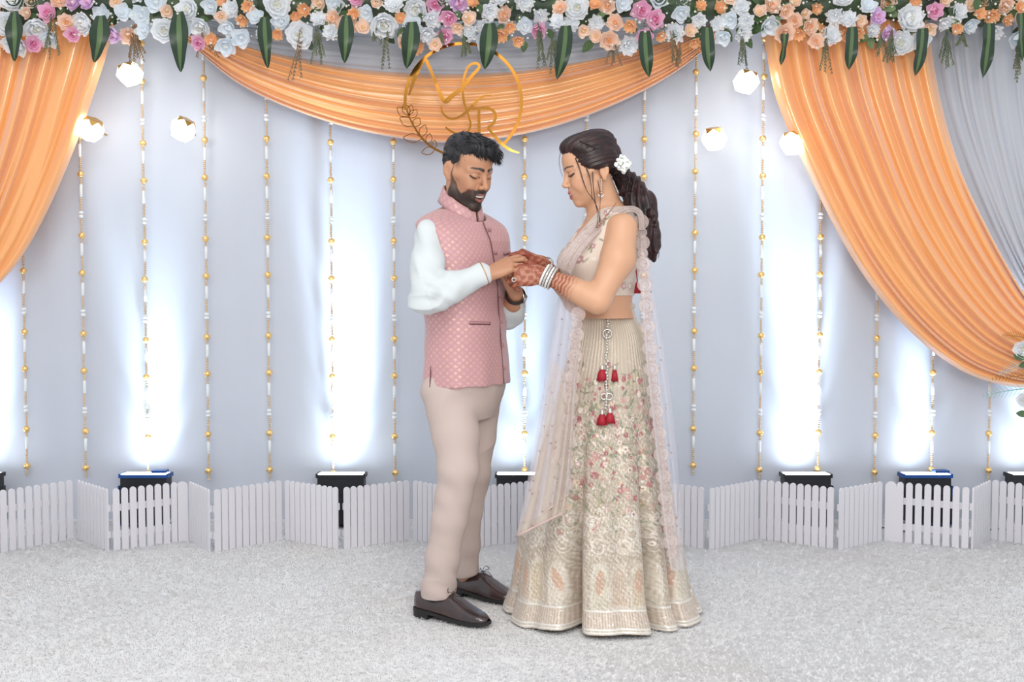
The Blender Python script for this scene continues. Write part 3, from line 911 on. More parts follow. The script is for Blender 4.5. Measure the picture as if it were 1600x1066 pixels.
def seg_dist(p, pts):
    """distance of points to a polyline, and the parameter along it 0..1"""
    best = np.full(len(p), 9.0); par = np.zeros(len(p)); m = len(pts) - 1
    for i in range(m):
        a = np.asarray(pts[i], float); d = np.asarray(pts[i + 1], float) - a
        h = np.clip(((p - a) @ d) / (d @ d + 1e-12), 0, 1); q = np.linalg.norm(p - a - h[:, None] * d, axis=1)
        u = q < best; best[u] = q[u]; par[u] = (i + h[u]) / m
    return best, par
def mixc(C, m, col): return C * (1 - m[:, None]) + np.array(col)[None] * m[:, None]

class Frame:
    """local frame: f forward, l to the figure's left, u up"""
    def __init__(s, org, yaw_dir, pitch=0, roll=0, scale=1.0):
        d = np.array([yaw_dir[0], yaw_dir[1], 0.0]); d /= np.linalg.norm(d)
        f = d * math.cos(pitch) + np.array([0, 0, -math.sin(pitch)])
        l = np.cross([0, 0, 1], d); u = np.cross(f, l)
        if roll:
            l, u = l * math.cos(roll) + u * math.sin(roll), u * math.cos(roll) - l * math.sin(roll)
        s.o = np.asarray(org, float); s.R = np.stack([f, l, u], 1); s.s = scale
    def __call__(s, f, l, u): return s.o + s.R @ (np.array([f, l, u]) * s.s)
    def inv(s, V): return ((V - s.o) @ s.R) / s.s

def head(fd, H, male):
    S = H.s
    E = lambda c, r, k=.01, m='u', rot=None: fd.ell(H(*c), np.array(r) * S, H.R if rot is None else H.R @ rot, k * S, m)
    C = lambda a, b, ra, rb, k=.01, m='u': fd.cap(H(*a), H(*b), ra * S, rb * S, k * S, m)
    E((-.012, 0, .036), (.097, .075, .084), 0)
    E((.030, 0, -.026), (.062, .058, .086), .022)
    E((.045, 0, .048), (.050, .057, .050), .02)
    for s in (-1, 1):
        C((.060, s * .044, -.012), (.015, s * .064, -.010), .017, .014, .02)
        E((.062, s * .036, -.040), (.026, .022, .022), .02)
        if not male: E((.052, s * .040, -.050), (.030, .024, .030), .02)
        if male:
            C((-.002, s * .058, -.040), (.004, s * .055, -.078), .015, .014, .02)
            C((.004, s * .055, -.078), (.072, s * .014, -.114), .016, .015, .022)
        else:
            C((-.002, s * .055, -.040), (.008, s * .048, -.072), .014, .014, .02)
            C((.008, s * .048, -.072), (.068, s * .010, -.108), .015, .013, .022)
    E((.036, 0, -.074), (.050, .048, .040), .02)
    if male: E((.078, 0, -.112), (.017, .022, .016), .014)
    else: E((.074, 0, -.108), (.015, .015, .013), .014)
    E((.074, 0, -.068), (.026, .032, .030), .018)          # muzzle
    for s in (-1, 1):
        b = .011 if male else .008
        C((.086, s * .014, .020), (.064, s * .050, .017), b, b * .9, .014)
        E((.100, s * .031, -.001), (.013, .018, .012), .010, 's')
        E((.0745, s * .031, -.001), (.0165, .0170, .0145), .0035)
    w = 1.0 if male else .82
    C((.088, 0, .016), (.110 if male else .105, 0, -.028), .0085 * w, .0100 * w, .012)
    E((.115 if male else .110, 0, -.033), (.0120 * w, .0115 * w, .0105 * w), .006)
    for s in (-1, 1):
        E((.102, s * .0135 * w, -.038), (.0115, .0075 * w, .0082 * w), .005)
        E((.106, s * .0070 * w, -.0455), (.0045, .0036, .004), .003, 's')
    # mouth: lips with raised corners, opened a little where the smile shows teeth
    ul = [(.071, -.034, -.0555), (.0935, -.013, -.0645), (.0975, 0, -.0655), (.0935, .013, -.0645), (.071, .034, -.0555)]
    gp = 0.0105 if male else .0075
    ll = [(.071, -.034, -.0575), (.0905, -.013, -.0735 - gp), (.0945, 0, -.0765 - gp), (.0905, .013, -.0735 - gp), (.071, .034, -.0575)]
    for q, r in ((ul, [.003, .0042, .0044, .0042, .003] if male else [.003, .0050, .0052, .0050, .003]), (ll, [.003, .0054, .0058, .0054, .003])):
        for i in range(4): C(q[i], q[i + 1], r[i], r[i + 1], .005)
    mp = [(.074, -.037, -.0555), (.095, -.011, -.0695 - gp * .4), (.099, 0, -.0705 - gp * .45), (.095, .011, -.0695 - gp * .4), (.074, .037, -.0555)]
    for i in range(4): C(mp[i], mp[i + 1], (.0022, gp * .55, gp * .62, gp * .55, .0022)[i], (gp * .55, gp * .62, gp * .55, .0022, .0022)[i], .003, 's')
    ex, eu = (-.014, 0) if male else (-.030, -.012)
    for s in (-1, 1):
        rot = np.array(Matrix.Rotation(-.18, 3, 'Y') @ Matrix.Rotation(-s * .45, 3, 'Z'))
        E((ex, s * .079, eu - .004), (.0185, .0065, .031), .005, 'u', rot)
        E((ex + .004, s * .086, eu - .004), (.0095, .0055, .018), .003, 's', rot)
        E((ex + .005, s * .0765, eu - .034), (.009, .005, .010), .005)

def paint_head(V, C, H, male, hair, lip):
    p = H.inv(V)
    near = (np.abs(p[:, 0]) < .16) & (np.abs(p[:, 1]) < .11) & (p[:, 2] > -.16) & (p[:, 2] < .14)
    q = p[near]; c = C[near]
    n1 = snoise(q, 260, 3)
    c = mixc(c, .30 * sm(.02, .0, np.linalg.norm((q - np.array([.066, 0, -.036])) * np.array([1, 0, 1]), axis=1)) * (np.abs(q[:, 1]) > .02), (np.array(srgb(196, 110, 92)) if not male else np.array(srgb(168, 104, 80))))
    if male:
        line = np.interp(q[:, 0], [-.02, .004, .016, .030, .050, .066, .080, .10], [.10, .02, -.030, -.056, -.072, -.062, -.050, -.047])
        b = sm(.005, -.005, q[:, 2] - line + .0020 * n1) * sm(-.003, .006, q[:, 0] - .002 - .10 * np.minimum(0, q[:, 2] + .06)) * sm(-.148, -.126, q[:, 2] - .35 * np.minimum(0, q[:, 0] - .04))
        b *= np.where(q[:, 2] > -.046, sm(.035, .02, q[:, 0]), 1)
        stub = .86 + .14 * sm(-.05, -.075, q[:, 2])
        mo = sm(.036, .030, np.abs(q[:, 1])) * sm(.078, .083, q[:, 0])
        b = np.clip(b * np.maximum(stub, mo) * (.96 + .05 * n1), 0, .97)
        c = mixc(c, b, hair)
        fade = sm(-.005, .05, q[:, 2] - .0) * sm(.040, .020, q[:, 0]) * (np.abs(q[:, 1]) > .045)
        c = mixc(c, .85 * fade * sm(.0735, .070, np.abs(q[:, 1])), hair)
    gp = 0.0105 if male else .0075
    for pts, r in (([(.073, -.040, -.0545), (.0975, -.012, -.0645), (.1015, 0, -.0645), (.0975, .012, -.0645), (.073, .040, -.0545)], .0048),
                   ([(.073, -.040, -.0560), (.0945, -.012, -.0735 - gp), (.0985, 0, -.0770 - gp), (.0945, .012, -.0735 - gp), (.073, .040, -.0560)], .0058)):
        r = r * (.80 if male else 1.05); d, _ = seg_dist(q, pts); c = mixc(c, sm(r + .0015, r - .0010, d) * .9, lip)
    d, _ = seg_dist(q, [(.074, -.038, -.0555), (.094, -.011, -.0695 - gp * .4), (.096, 0, -.0705 - gp * .4), (.094, .011, -.0695 - gp * .4), (.074, .038, -.0555)])
    c = mixc(c, sm(.0048, .002, d) * .9, srgb(70, 28, 26))
    for s in (-1, 1):
        bp = [(.097, s * .012, .0232), (.092, s * .026, .0275), (.076, s * .047, .0265), (.060, s * .058, .0185)]
        d, t = seg_dist(q, bp)
        wd = (.0058 if male else .0042) * (1 - .45 * t)
        c = mixc(c, sm(wd + .0016, wd - .0014, d + .0006 * n1) * (.93 if male else .85), hair)
        lash = [(.090, s * .0165, -.0045), (.0925, s * .025, -.0085), (.0915, s * .034, -.0090), (.0845, s * .043, -.0060), (.0770, s * .0505, -.0010)]
        d, _ = seg_dist(q, lash); lw = .0036 if male else .0042
        c = mixc(c, sm(lw + .0012, lw - .001, d) * .95, srgb(28, 18, 16))
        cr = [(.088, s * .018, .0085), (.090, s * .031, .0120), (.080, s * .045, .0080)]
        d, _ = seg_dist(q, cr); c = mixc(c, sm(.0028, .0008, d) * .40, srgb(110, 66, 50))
        if not male:
            d = np.linalg.norm((q - np.array([.088, s * .033, .002])) / np.array([.02, .018, .010]), axis=1)
            c = mixc(c, .35 * sm(1.1, .5, d), srgb(150, 88, 78))
    C[near] = c
    return C

def hand(fd, W, d, n, S, curls, thumb_side, thumb, fan=.10, k=.004, bend=None):
    """W wrist, d towards the fingertips, n out of the back of the hand, thumb_side +1/-1 along d x n; curls: four (a,b,c)"""
    d = np.asarray(d, float); d /= np.linalg.norm(d)
    n = np.asarray(n, float); n -= d * n.dot(d); n /= np.linalg.norm(n)
    t = np.cross(d, n) * thumb_side
    W = np.asarray(W, float)
    at = lambda a, b, c: W + (d * a + t * b + n * c) * S
    base = [(.088, .0285, 0), (.092, .0095, .003), (.087, -.0095, .001), (.079, -.0275, -.003)]
    for i, b in enumerate(base):
        fd.cap(at(.012, (.016, .006, -.005, -.015)[i], 0), at(*b), .0150 * S, .0112 * S, .012)
    fd.ell(at(.05, .0, -.006), np.array([.046, .036, .013]) * S, np.stack([d, t, n], 1), .012)
    fd.ell(at(.035, .026, -.010), np.array([.032, .016, .014]) * S, np.stack([d, t, n], 1), .012)
    ln = [(.042, .025, .020), (.047, .029, .021), (.043, .027, .021), (.033, .020, .018)]
    tips = []
    for i in range(4):
        p = at(*base[i]); a = 0; fanv = fan * (1.2, .3, -.5, -1.4)[i]
        dd = d + t * fanv; dd /= np.linalg.norm(dd)
        r = (.0092, .0094, .0090, .0080)[i] * S
        for j in range(3):
            a += curls[i][j]
            v = dd * math.cos(a) - n * math.sin(a)
            q = p + v * ln[i][j] * S
            fd.cap(p, q, r, r * .90, .0035); r *= .90; p = q
        tips.append(p)
    # thumb leaves the side of the palm near its base
    p = at(.024, .026, -.006); a0, b0 = thumb[0]
    r = .0112 * S
    for j, L in enumerate((.036, .031, .025)):
        a, b = thumb[j]
        v = d * math.cos(a) * math.cos(b) + t * math.sin(a) * math.cos(b) - n * math.sin(b)
        q = p + v * L * S; fd.cap(p, q, r, r * .9, .006 if j == 0 else .004); r *= .9; p = q
    return tips + [p]

M_skin_m = mat('skin_man', srgb(176, 126, 98), .5, attr='col', sss=.12, bump=(500, .06, .0008))
M_skin_w = mat('skin_woman', srgb(206, 156, 124), .48, attr='col', sss=.12, bump=(500, .05, .0006))
M_hair_m = mat('hair_black', srgb(22, 21, 24), .42, spec=.4, noise=(60, srgb(40, 38, 42), 3))
M_hair_w = mat('hair_dark_brown', srgb(34, 22, 23), .38, spec=.4, noise=(40, srgb(60, 32, 32), 3))
M_teeth = mat('teeth', srgb(240, 232, 222), .3)
# ------------------------------------------------------------------ the man
def shoe(root, heel, toe, label=None, m_up=None):
    heel = np.array([heel[0], heel[1], .004]); toe = np.array([toe[0], toe[1], .004])
    d = toe - heel; L = np.linalg.norm(d); d /= L; s = np.array([-d[1], d[0], 0]); up = np.array([0, 0, 1.0])
    K = [0, .05, .15, .30, .45, .60, .72, .84, .93, 1.0]
    hw = [.017, .028, .033, .034, .037, .044, .046, .041, .030, .010]
    ht = [.086, .090, .086, .078, .098, .078, .060, .047, .040, .030]
    z0 = [.030, .030, .029, .026, .020, .016, .014, .014, .016, .019]
    cv = [0, 0, 0, .000, .002, .004, .004, .002, -.002, -.004]
    n = 46; m = 20; t = np.linspace(0, 1, n)
    w, h, z, c = (interp1(t, K, q) for q in (hw, ht, z0, cv))
    V = np.zeros((n, m, 3))
    for i in range(n):
        for j in range(m):
            a = math.pi * j / (m - 1); ca, sa = math.cos(a), math.sin(a)
            y = w[i] * np.sign(ca) * abs(ca) ** .62; zz = z[i] + (h[i] - z[i]) * abs(sa) ** .80
            V[i, j] = heel + d * t[i] * L + s * (y + c[i]) + up * zz
    o = thing_part = part('shoe', V.reshape(-1, 3), grid_faces(n, m), M_shoe, root)
    md = o.modifiers.new('thickness', 'SOLIDIFY'); md.thickness = .002
    if label: o['label'] = label
    # welt and sole
    m2 = 26; mb = MB(); tt = np.linspace(0, 1, m2); w2 = interp1(tt, K, hw) + .004; z2 = interp1(tt, K, z0); c2 = interp1(tt, K, cv)
    top = [heel + d * (tt[i] * (L + .008) - .004) + s * (w2[i] + c2[i]) + up * (z2[i] + .004) for i in range(m2)] + [heel + d * (tt[i] * (L + .008) - .004) + s * (-w2[i] + c2[i]) + up * (z2[i] + .004) for i in range(m2)][::-1]
    k = len(top); top = np.array(top); bot = top - up * .013
    mb.add(np.concatenate([top, bot]), [list(range(k)), list(range(k, 2 * k))[::-1]] + [[i, (i + 1) % k, (i + 1) % k + k, i + k] for i in range(k)])
    mb.part('sole', M_sole, o, smooth=False)
    mb = MB(); hb = [i for i in range(m2) if tt[i] < .27]
    ring = [heel + d * (tt[i] * L - .003) + s * (w2[i] + c2[i] - .001) for i in hb] + [heel + d * (tt[i] * L - .003) - s * (w2[i] - c2[i] - .001) for i in hb][::-1]
    ring = np.array(ring); k = len(ring)
    mb.add(np.concatenate([ring + up * .024, ring]), [list(range(k)), list(range(k, 2 * k))[::-1]] + [[i, (i + 1) % k, (i + 1) % k + k, i + k] for i in range(k)])
    mb.part('heel', M_sole, o, smooth=False)
    mb = MB()      # derby facings and laces
    for tt_ in (.46, .51, .56, .61):
        hh = interp1(np.array([tt_]), K, ht)[0]; q = heel + d * tt_ * L + up * (hh - .002)
        mb.tube([q - s * .016 - up * .006, q - s * .006 + up * .002, q + s * .006 + up * .002, q + s * .016 - up * .006], .0020, 5)
    q = heel + d * .47 * L + up * .104
    for sg in (-1, 1):
        mb.tube(spline([q, q + s * sg * .018 + up * .018 + d * .004, q + s * sg * .032 + up * .006 + d * .012, q + s * sg * .014 + up * .002 + d * .006, q], 20), .0013, 5)
        mb.tube(spline([q, q + s * sg * .014 + d * .02 - up * .004, q + s * sg * .026 + d * .03 - up * .022], 12), .0013, 5)
    mb.part('lace', M_lace, o)
    mb = MB()
    for sg in (-1, 1):
        e = [heel + d * tt_ * L + s * sg * (.009 + .022 * v) + up * (interp1(np.array([tt_]), K, ht)[0] + .0015 - .013 * v - .03 * v * v) for tt_, v in ((.62, 0), (.60, .5), (.55, .9), (.47, 1.15), (.40, 1.2))]
        mb.tube(spline(e, 16), .0014, 5)
    mb.part('seam', M_lace, o)
    return o
M_shoe = mat('brown_leather', srgb(64, 42, 40), .24, spec=.6, coat=.4, noise=(14, srgb(40, 26, 28), 3))
M_sole = mat('black_rubber', srgb(18, 17, 18), .55)
M_lace = mat('dark_lace', srgb(28, 20, 20), .6)
M_shirt = mat('white_cotton', srgb(212, 218, 219), .8, bump=(160, .08, .001))
M_trouser = mat('beige_trouser', srgb(198, 180, 172), .8, bump=(420, .12, .0008))
def vest_material():
    """dusty pink weave with a diamond grid of small gold brocade motifs, in cloth coordinates"""
    m = bpy.data.materials.new('pink_brocade'); m.use_nodes = True; nt = m.node_tree; nd = nt.nodes; ln = nt.links
    b = nd['Principled BSDF']; b.inputs['Roughness'].default_value = .55; b.inputs['Sheen Weight'].default_value = .2
    a = nd.new('ShaderNodeAttribute'); a.attribute_name = 'cloth'
    sx = nd.new('ShaderNodeSeparateXYZ'); ln.new(a.outputs['Vector'], sx.inputs[0])
    def mth(op, x, y=None):
        n = nd.new('ShaderNodeMath'); n.operation = op
        for i, v in enumerate((x, y)):
            if v is None: continue
            if isinstance(v, (int, float)): n.inputs[i].default_value = v
            else: ln.new(v, n.inputs[i])
        return n.outputs[0]
    u = mth('MULTIPLY', sx.outputs[0], 1 / .0235); v = mth('MULTIPLY', sx.outputs[1], 1 / .0235)
    p = mth('ADD', u, v); q = mth('SUBTRACT', u, v)
    tri = lambda x: mth('ABSOLUTE', mth('SUBTRACT', mth('FRACT', x), .5))
    tp, tq = tri(p), tri(q)                       # 0 in a cell's middle, .5 on the grid lines
    dist = mth('MAXIMUM', tp, tq)
    motif = nd.new('ShaderNodeMapRange'); motif.inputs[1].default_value = .30; motif.inputs[2].default_value = .20; ln.new(dist, motif.inputs[0])
    line = nd.new('ShaderNodeMapRange'); line.inputs[1].default_value = .42; line.inputs[2].default_value = .48; ln.new(dist, line.inputs[0])
    nz = nd.new('ShaderNodeTexNoise'); nz.inputs['Scale'].default_value = 55; ln.new(a.outputs['Vector'], nz.inputs['Vector'])
    gl = nd.new('ShaderNodeMapRange'); gl.inputs[1].default_value = .42; gl.inputs[2].default_value = .62; ln.new(nz.outputs['Fac'], gl.inputs[0])
    wv = nd.new('ShaderNodeTexNoise'); wv.inputs['Scale'].default_value = 700; ln.new(a.outputs['Vector'], wv.inputs['Vector'])
    mx = lambda f, A, B: (lambda n: (setattr(n, 'data_type', 'RGBA'), ln.new(f, n.inputs[0]), [ln.new(x, n.inputs[i]) if not isinstance(x, tuple) else setattr(n.inputs[i], 'default_value', (*x, 1)) for i, x in ((6, A), (7, B))], n.outputs[2])[-1])(nd.new('ShaderNodeMix'))
    c = mx(wv.outputs['Fac'], tuple(.85 * q for q in srgb(190, 140, 144)), tuple(.85 * q for q in srgb(208, 160, 163)))
    c = mx(mth('MULTIPLY', line.outputs[0], .38), c, tuple(.85 * q for q in srgb(160, 108, 110)))
    c = mx(mth('MULTIPLY', motif.outputs[0], .42), c, tuple(.85 * q for q in srgb(206, 160, 152)))
    c = mx(mth('MULTIPLY', mth('MULTIPLY', motif.outputs[0], gl.outputs[0]), .65), c, tuple(.85 * q for q in srgb(232, 198, 172)))
    ln.new(c, b.inputs['Base Color'])
    me = mth('MULTIPLY', mth('MULTIPLY', motif.outputs[0], gl.outputs[0]), .6); ln.new(me, b.inputs['Metallic'])
    bp = nd.new('ShaderNodeBump'); bp.inputs['Strength'].default_value = .25; bp.inputs['Distance'].default_value = .001
    ln.new(motif.outputs[0], bp.inputs['Height']); ln.new(bp.outputs[0], b.inputs['Normal'])
    return m
M_vest = vest_material()
M_vestplain = mat('pink_cloth_edge', srgb(176, 128, 132), .6)
M_vestdark = mat('pink_cloth_seam', srgb(112, 70, 74), .7)

def man():
    YM = 4.15
    X0 = P(726, 480, YM)[0]
    root = thing('person', (X0, YM, 0), 'man in pink brocade vest, white sleeves and beige trousers placing a ring', 'person')
    yaw = math.radians(62); fd_ = np.array([math.sin(yaw), -math.cos(yaw)])
    T = Frame((X0, YM, 0), fd_)
    # the trunk twists: hips turned to the woman, shoulders more towards the camera
    yw = lambda z: np.radians(np.interp(z, [.85, 1.08, 1.25, 1.42], [66, 63, 54, 45]))
    def Tz(f, l, z):
        a = float(yw(z)); return np.array([X0 + f * math.sin(a) + l * math.cos(a), YM - f * math.cos(a) + l * math.sin(a), z])
    def Tinv(V):
        a = yw(V[:, 2]); x, y = V[:, 0] - X0, V[:, 1] - YM
        return np.stack([x * np.sin(a) - y * np.cos(a), x * np.cos(a) + y * np.sin(a), V[:, 2]], 1)
    TN = Frame((X0, YM, 0), (math.sin(math.radians(45)), -math.cos(math.radians(45))))
    HM = Frame(P(730, 266, 4.13), (math.sin(math.radians(44)), -math.cos(math.radians(44))), math.radians(19), roll=math.radians(2))
    # joints (photo place, depth)
    shR = Tz(-.005, -.172, 1.388); elR = P(666, 466, 3.92); wrR = P(761, 429, 3.96)
    shL = Tz(-.005, .172, 1.388); elL = P(797, 492, 4.24); wrL = P(806, 459, 4.11)
    hipR = P(700, 600, 4.06); knR = P(717, 735, 4.00); anR = P(684, 922, 4.05)
    hipL = P(748, 600, 4.24); knL = P(742, 735, 4.22); anL = P(727, 905, 4.34)
    # ---- body: one continuous skin
    fb = Field(axis_pts((-.42, -.26, .008), (-.26, .10, .0022)), axis_pts((3.80, 4.26, .0024), (4.26, 4.5, .008)),
               axis_pts((.03, 1.0, .012), (1.0, 1.10, .006), (1.10, 1.34, .0022), (1.34, 1.46, .005), (1.46, 1.76, .0023)))
    head(fb, HM, True)
    nb = TN(-.02, 0, 1.43)
    fb.cap(HM(-.024, 0, -.055), nb, .051, .053, .02)
    fb.cap(HM(.015, 0, -.085), TN(-.002, 0, 1.42), .030, .038, .025)
    dn = np.array([0, 0, -.035]); fb.cap(shR * .8 + nb * .2 + dn, shL * .8 + nb * .2 + dn, .035, .035, .03)
    fb.chain([nb, T(-.01, 0, 1.30), T(0, 0, 1.10), T(0, 0, .92)], [.055, .085, .09, .095], .05)
    fb.chain([shR * .9 + nb * .1 + dn, elR, elR * .35 + wrR * .65, wrR], [.032, .032, .029, .028], .02)
    fb.chain([shL * .9 + nb * .1 + dn, elL, elL * .4 + wrL * .6, wrL], [.032, .034, .033, .027], .02)
    for h, k, a in ((hipR, knR, anR), (hipL, knL, anL)): fb.chain([h, k, a], [.050, .034, .030], .03)
    fb.cap(T(0, 0, .92), hipR, .09, .065, .04); fb.cap(T(0, 0, .92), hipL, .09, .065, .04)
    tipsR = hand(fb, wrR, (.86, .12, .40), (-.25, -.62, .74), 1.0, [(.25, .55, .35), (.35, .6, .4), (.5, .65, .4), (.6, .7, .4)], -1, [(.65, .35), (.25, .5), (.05, .45)], fan=.05)
    tipsL = hand(fb, wrL, (-.30, -.30, .80), (.75, -.55, .25), 1.0, [(.9, .9, .5), (.95, .9, .5), (1.0, .9, .5), (1.0, .9, .5)], 1, [(.75, .3), (.45, .4), (.2, .35)], fan=.05)
    V, F = fb.mesh(); V = relax(V, F, 1, .35)
    C = np.tile(np.array(srgb(190, 138, 106)), (len(V), 1))
    C = mixc(C, .25 * sm(.2, 1.0, snoise(V, 45, 9)), srgb(172, 118, 90))
    C = paint_head(V, C, HM, True, np.array(srgb(24, 20, 20)), np.array(srgb(160, 100, 90)))
    body = part('body', V, F, M_skin_m, root, cols=C)
    # teeth showing in the smile
    mb = MB()
    for i in range(-5, 6):
        a = i * .0042; mb.box(HM(.0935 - 12.0 * a * a, a, -.0722 + 6 * a * a), (.005, .0039, .0070), HM.R)
    mb.part('teeth', M_teeth, body, smooth=False)
    # ---- hair: cap of hair over the skull plus tufts
    fh = Field(axis_pts((-.34, .0, .0028)), axis_pts((3.95, 4.32, .0028)), axis_pts((1.55, 1.80, .0028)))
    E = lambda c, r, k=.02, m='u': fh.ell(HM(*c), r, HM.R, k, m)
    E((-.016, 0, .044), (.094, .0775, .086), 0); E((.014, 0, .088), (.080, .060, .040)); E((-.050, -.005, .072), (.050, .056, .046))
    E((.060, .006, .090), (.042, .052, .034), .02)
    fh.cap(HM(.066, -.024, .098), HM(.090, .034, .084), .020, .018, .02)
    fh.cap(HM(.088, .042, .085), HM(.086, .060, .062), .014, .007, .015)
    o, R = HM.o, HM.R
    def mask(X, Y, Z):
        x, y, z = X - o[0], Y - o[1], Z - o[2]
        f = x * R[0, 0] + y * R[1, 0] + z * R[2, 0]; l = x * R[0, 1] + y * R[1, 1] + z * R[2, 1]; u = x * R[0, 2] + y * R[1, 2] + z * R[2, 2]
        line = np.interp(f, [-.12, -.075, -.035, -.015, .012, .024, .034, .048, .075, .10, .14], [-.055, -.045, .015, .030, -.002, .002, .030, .060, .072, .066, .052])
        line = line + .010 * np.sin(l * 60 + 1.2) * (f > .05) + .012 * np.clip(l / .05, -1, 1) * (f > .06) * -1
        return line - u
    fh.fn(np.array([-.5, 3.8, 1.4]), np.array([.2, 4.5, 1.9]), mask, .006, 'i')
    V, F = fh.mesh(); N = vnormals(V, F); q = HM.inv(V)
    V = V + N * (.0022 * np.sin(230 * q[:, 1] + 60 * q[:, 0] + 3 * snoise(q, 60, 4)))[:, None] * sm(.03, .07, q[:, 2])[:, None]
    hair = part('hair', V, F, M_hair_m, root)
    r = np.random.default_rng(5); mb = MB(); pick = r.choice(len(V), 3000, replace=False)
    for i in pick:
        l = q[i]; nrm = HM.R.T @ N[i]
        top = sm(.035, .085, np.array([l[2]]))[0]
        flow = np.array([.85, .45 + r.normal(0, .25), .10]) * top + np.array([-.45, 0, -.85]) * (1 - top)
        if l[0] > .065 and l[2] < .11: flow = np.array([.35, .55, -.75])
        dv = flow + nrm * (.16 + .14 * top) + r.normal(0, .14, 3); dv -= nrm * min(0, dv.dot(nrm)); dv /= np.linalg.norm(dv)
        L = r.uniform(.009, .018) * (1 + .5 * top) * (.75 if top < .2 else 1)
        p0 = V[i] - N[i] * .003; dw = HM.R @ dv
        p1 = p0 + dw * L * .55; p2 = p0 + dw * L + HM.R @ np.array([.0, 0, -.004])
        mb.tube([p0, p1, p2], [.0017, .0013, .0002], 3, cap=False)
    mb.part('hair_strands', M_hair_m, hair)
    # ---- white kurta sleeves
    fs = Field(axis_pts((-.42, .10, .0031)), axis_pts((3.78, 4.42, .0031)), axis_pts((1.02, 1.50, .0031)))
    cuffR = P(751, 430, 3.955)
    fs.chain([shR + np.array([.03, .05, -.02]), shR + np.array([0, 0, -.008]), shR * .5 + elR * .5, elR + np.array([.004, .004, .006])], [.034, .042, .057, .054], .03)
    fs.chain([elR + np.array([.004, .004, .006]), elR * .55 + cuffR * .45, cuffR], [.056, .051, .0400], .025)
    cuffL = elL * .33 + wrL * .67
    fs.chain([shL + np.array([0, 0, -.02]), elL, elL * .5 + cuffL * .5, cuffL], [.044, .048, .045, .038], .025)
    fs.cap(shR + np.array([.03, .04, -.05]), shL + np.array([-.03, -.04, -.05]), .04, .04, .02)
    V, F = fs.mesh(); N = vnormals(V, F)
    dU, tU = seg_dist(V, [shR, elR]); dF, tF = seg_dist(V, [elR, cuffR]); dE = np.linalg.norm(V - elR, axis=1)
    w1 = V @ np.array([.35, .2, 1.0])
    disp = .0038 * np.sin(95 * w1 + 9 * snoise(V, 11, 2)) * sm(.15, .03, dE) + .0035 * np.sin(60 * (V @ np.array([1, -.3, .55])) + 4 * snoise(V, 12, 6)) * sm(.05, .25, dE)
    disp += .0025 * snoise(V, 22, 8)
    rdg = lambda x: (1 - np.abs(np.sin(x))) ** 2.2
    disp += .0095 * rdg(30 * (V @ np.array([.55, .1, .83])) + 2.2 * snoise(V, 13, 71)) * sm(.20, .02, dE) * sm(-.2, .5, snoise(V, 16, 72) + .3)
    disp += .0080 * rdg(24 * (V @ np.array([.9, -.2, -.35])) + 2.5 * snoise(V, 12, 73)) * sm(-.1, .6, snoise(V, 14, 74) + .1)
    disp += .0050 * rdg(52 * (V @ np.array([.35, .1, .93])) + 2.6 * snoise(V, 15, 75)) * sm(.14, .02, dE) * sm(-.1, .4, snoise(V, 18, 76) + .2)
    disp += .003 * np.sin(90 * (V @ np.array([.9, 0, -.42])) + 3 * snoise(V, 14, 3)) * (dF < dU) * sm(.9, .5, tF)
    V = relax(V + N * disp[:, None], F, 1, .4)
    part('kurta_sleeves', V, F, M_shirt, root)
    # ---- brocade vest
    fv = Field(axis_pts((-.37, .05, .0034)), axis_pts((3.90, 4.42, .0034)), axis_pts((.82, 1.53, .0034)))
    Fx, Fy = fd_; Lx, Ly = -Fy, Fx
    zk = [.82, .95, 1.10, 1.25, 1.36, 1.43, 1.50, 1.54]
    ak = [.196, .188, .182, .187, .196, .202, .17, .11]; bk = [.140, .130, .124, .127, .122, .100, .070, .05]; fk = [.008, .008, .006, .004, -.004, -.014, -.024, -.028]
    def torso(X, Y, Z):
        x, y = X - X0, Y - YM
        w_ = yw(Z); f = x * np.sin(w_) - y * np.cos(w_); l = x * np.cos(w_) + y * np.sin(w_)
        a, b, f0 = np.interp(Z, zk, ak), np.interp(Z, zk, bk), np.interp(Z, zk, fk)
        r = ((np.abs(f - f0) / b) ** 2.35 + (np.abs(l) / a) ** 2.35) ** (1 / 2.35)
        d = (r - 1) * np.minimum(a, b)
        top = (Z - (1.502 - .31 * np.abs(l) - .50 * np.maximum(0, f + .01))) * .9
        kk = .03; h = np.clip(.5 - .5 * (top - d) / kk, 0, 1); d = top + (d - top) * h + kk * h * (1 - h)
        return d
    fv.fn(np.array([-1, 3, .5]), np.array([1, 5, 1.7]), torso, 0)
    # armholes and flat hem
    for s_, sh_ in ((-1, shR), (1, shL)):
        fv.cap(Tz(0, s_ * .205, 1.34), Tz(0, s_ * .205, 1.24), .045, .040, .02, 's')
    fv.fn(np.array([-1, 3, .5]), np.array([1, 5, 1.7]), lambda X, Y, Z: .842 - Z + 0 * X + 0 * Y, .004, 'i')
    fv.cap(TN(-.03, 0, 1.60), TN(.015, 0, 1.44), .072, .066, .01, 's')
    V, F = fv.mesh(); N = vnormals(V, F)
    lp = Tinv(V)
    disp = .0030 * snoise(V, 13, 21) + .0028 * np.sin(48 * (lp[:, 2] + .55 * lp[:, 0]) + 3 * snoise(V, 8, 5)) * sm(.35, .0, np.abs(lp[:, 2] - 1.16)) * sm(.02, .12, np.abs(lp[:, 0]) + .04)
    disp += .006 * np.sin(9 * np.arctan2(lp[:, 1], lp[:, 0]) + 1) * sm(1.02, .86, lp[:, 2]) * .5
    V = relax(V + N * disp[:, None], F, 1, .4)
    ang = np.arctan2(lp[:, 1], lp[:, 0])
    vest = part('vest', V, F, M_vest, root, attrs={'cloth': np.stack([ang * .158, lp[:, 2], 0 * ang], 1)})
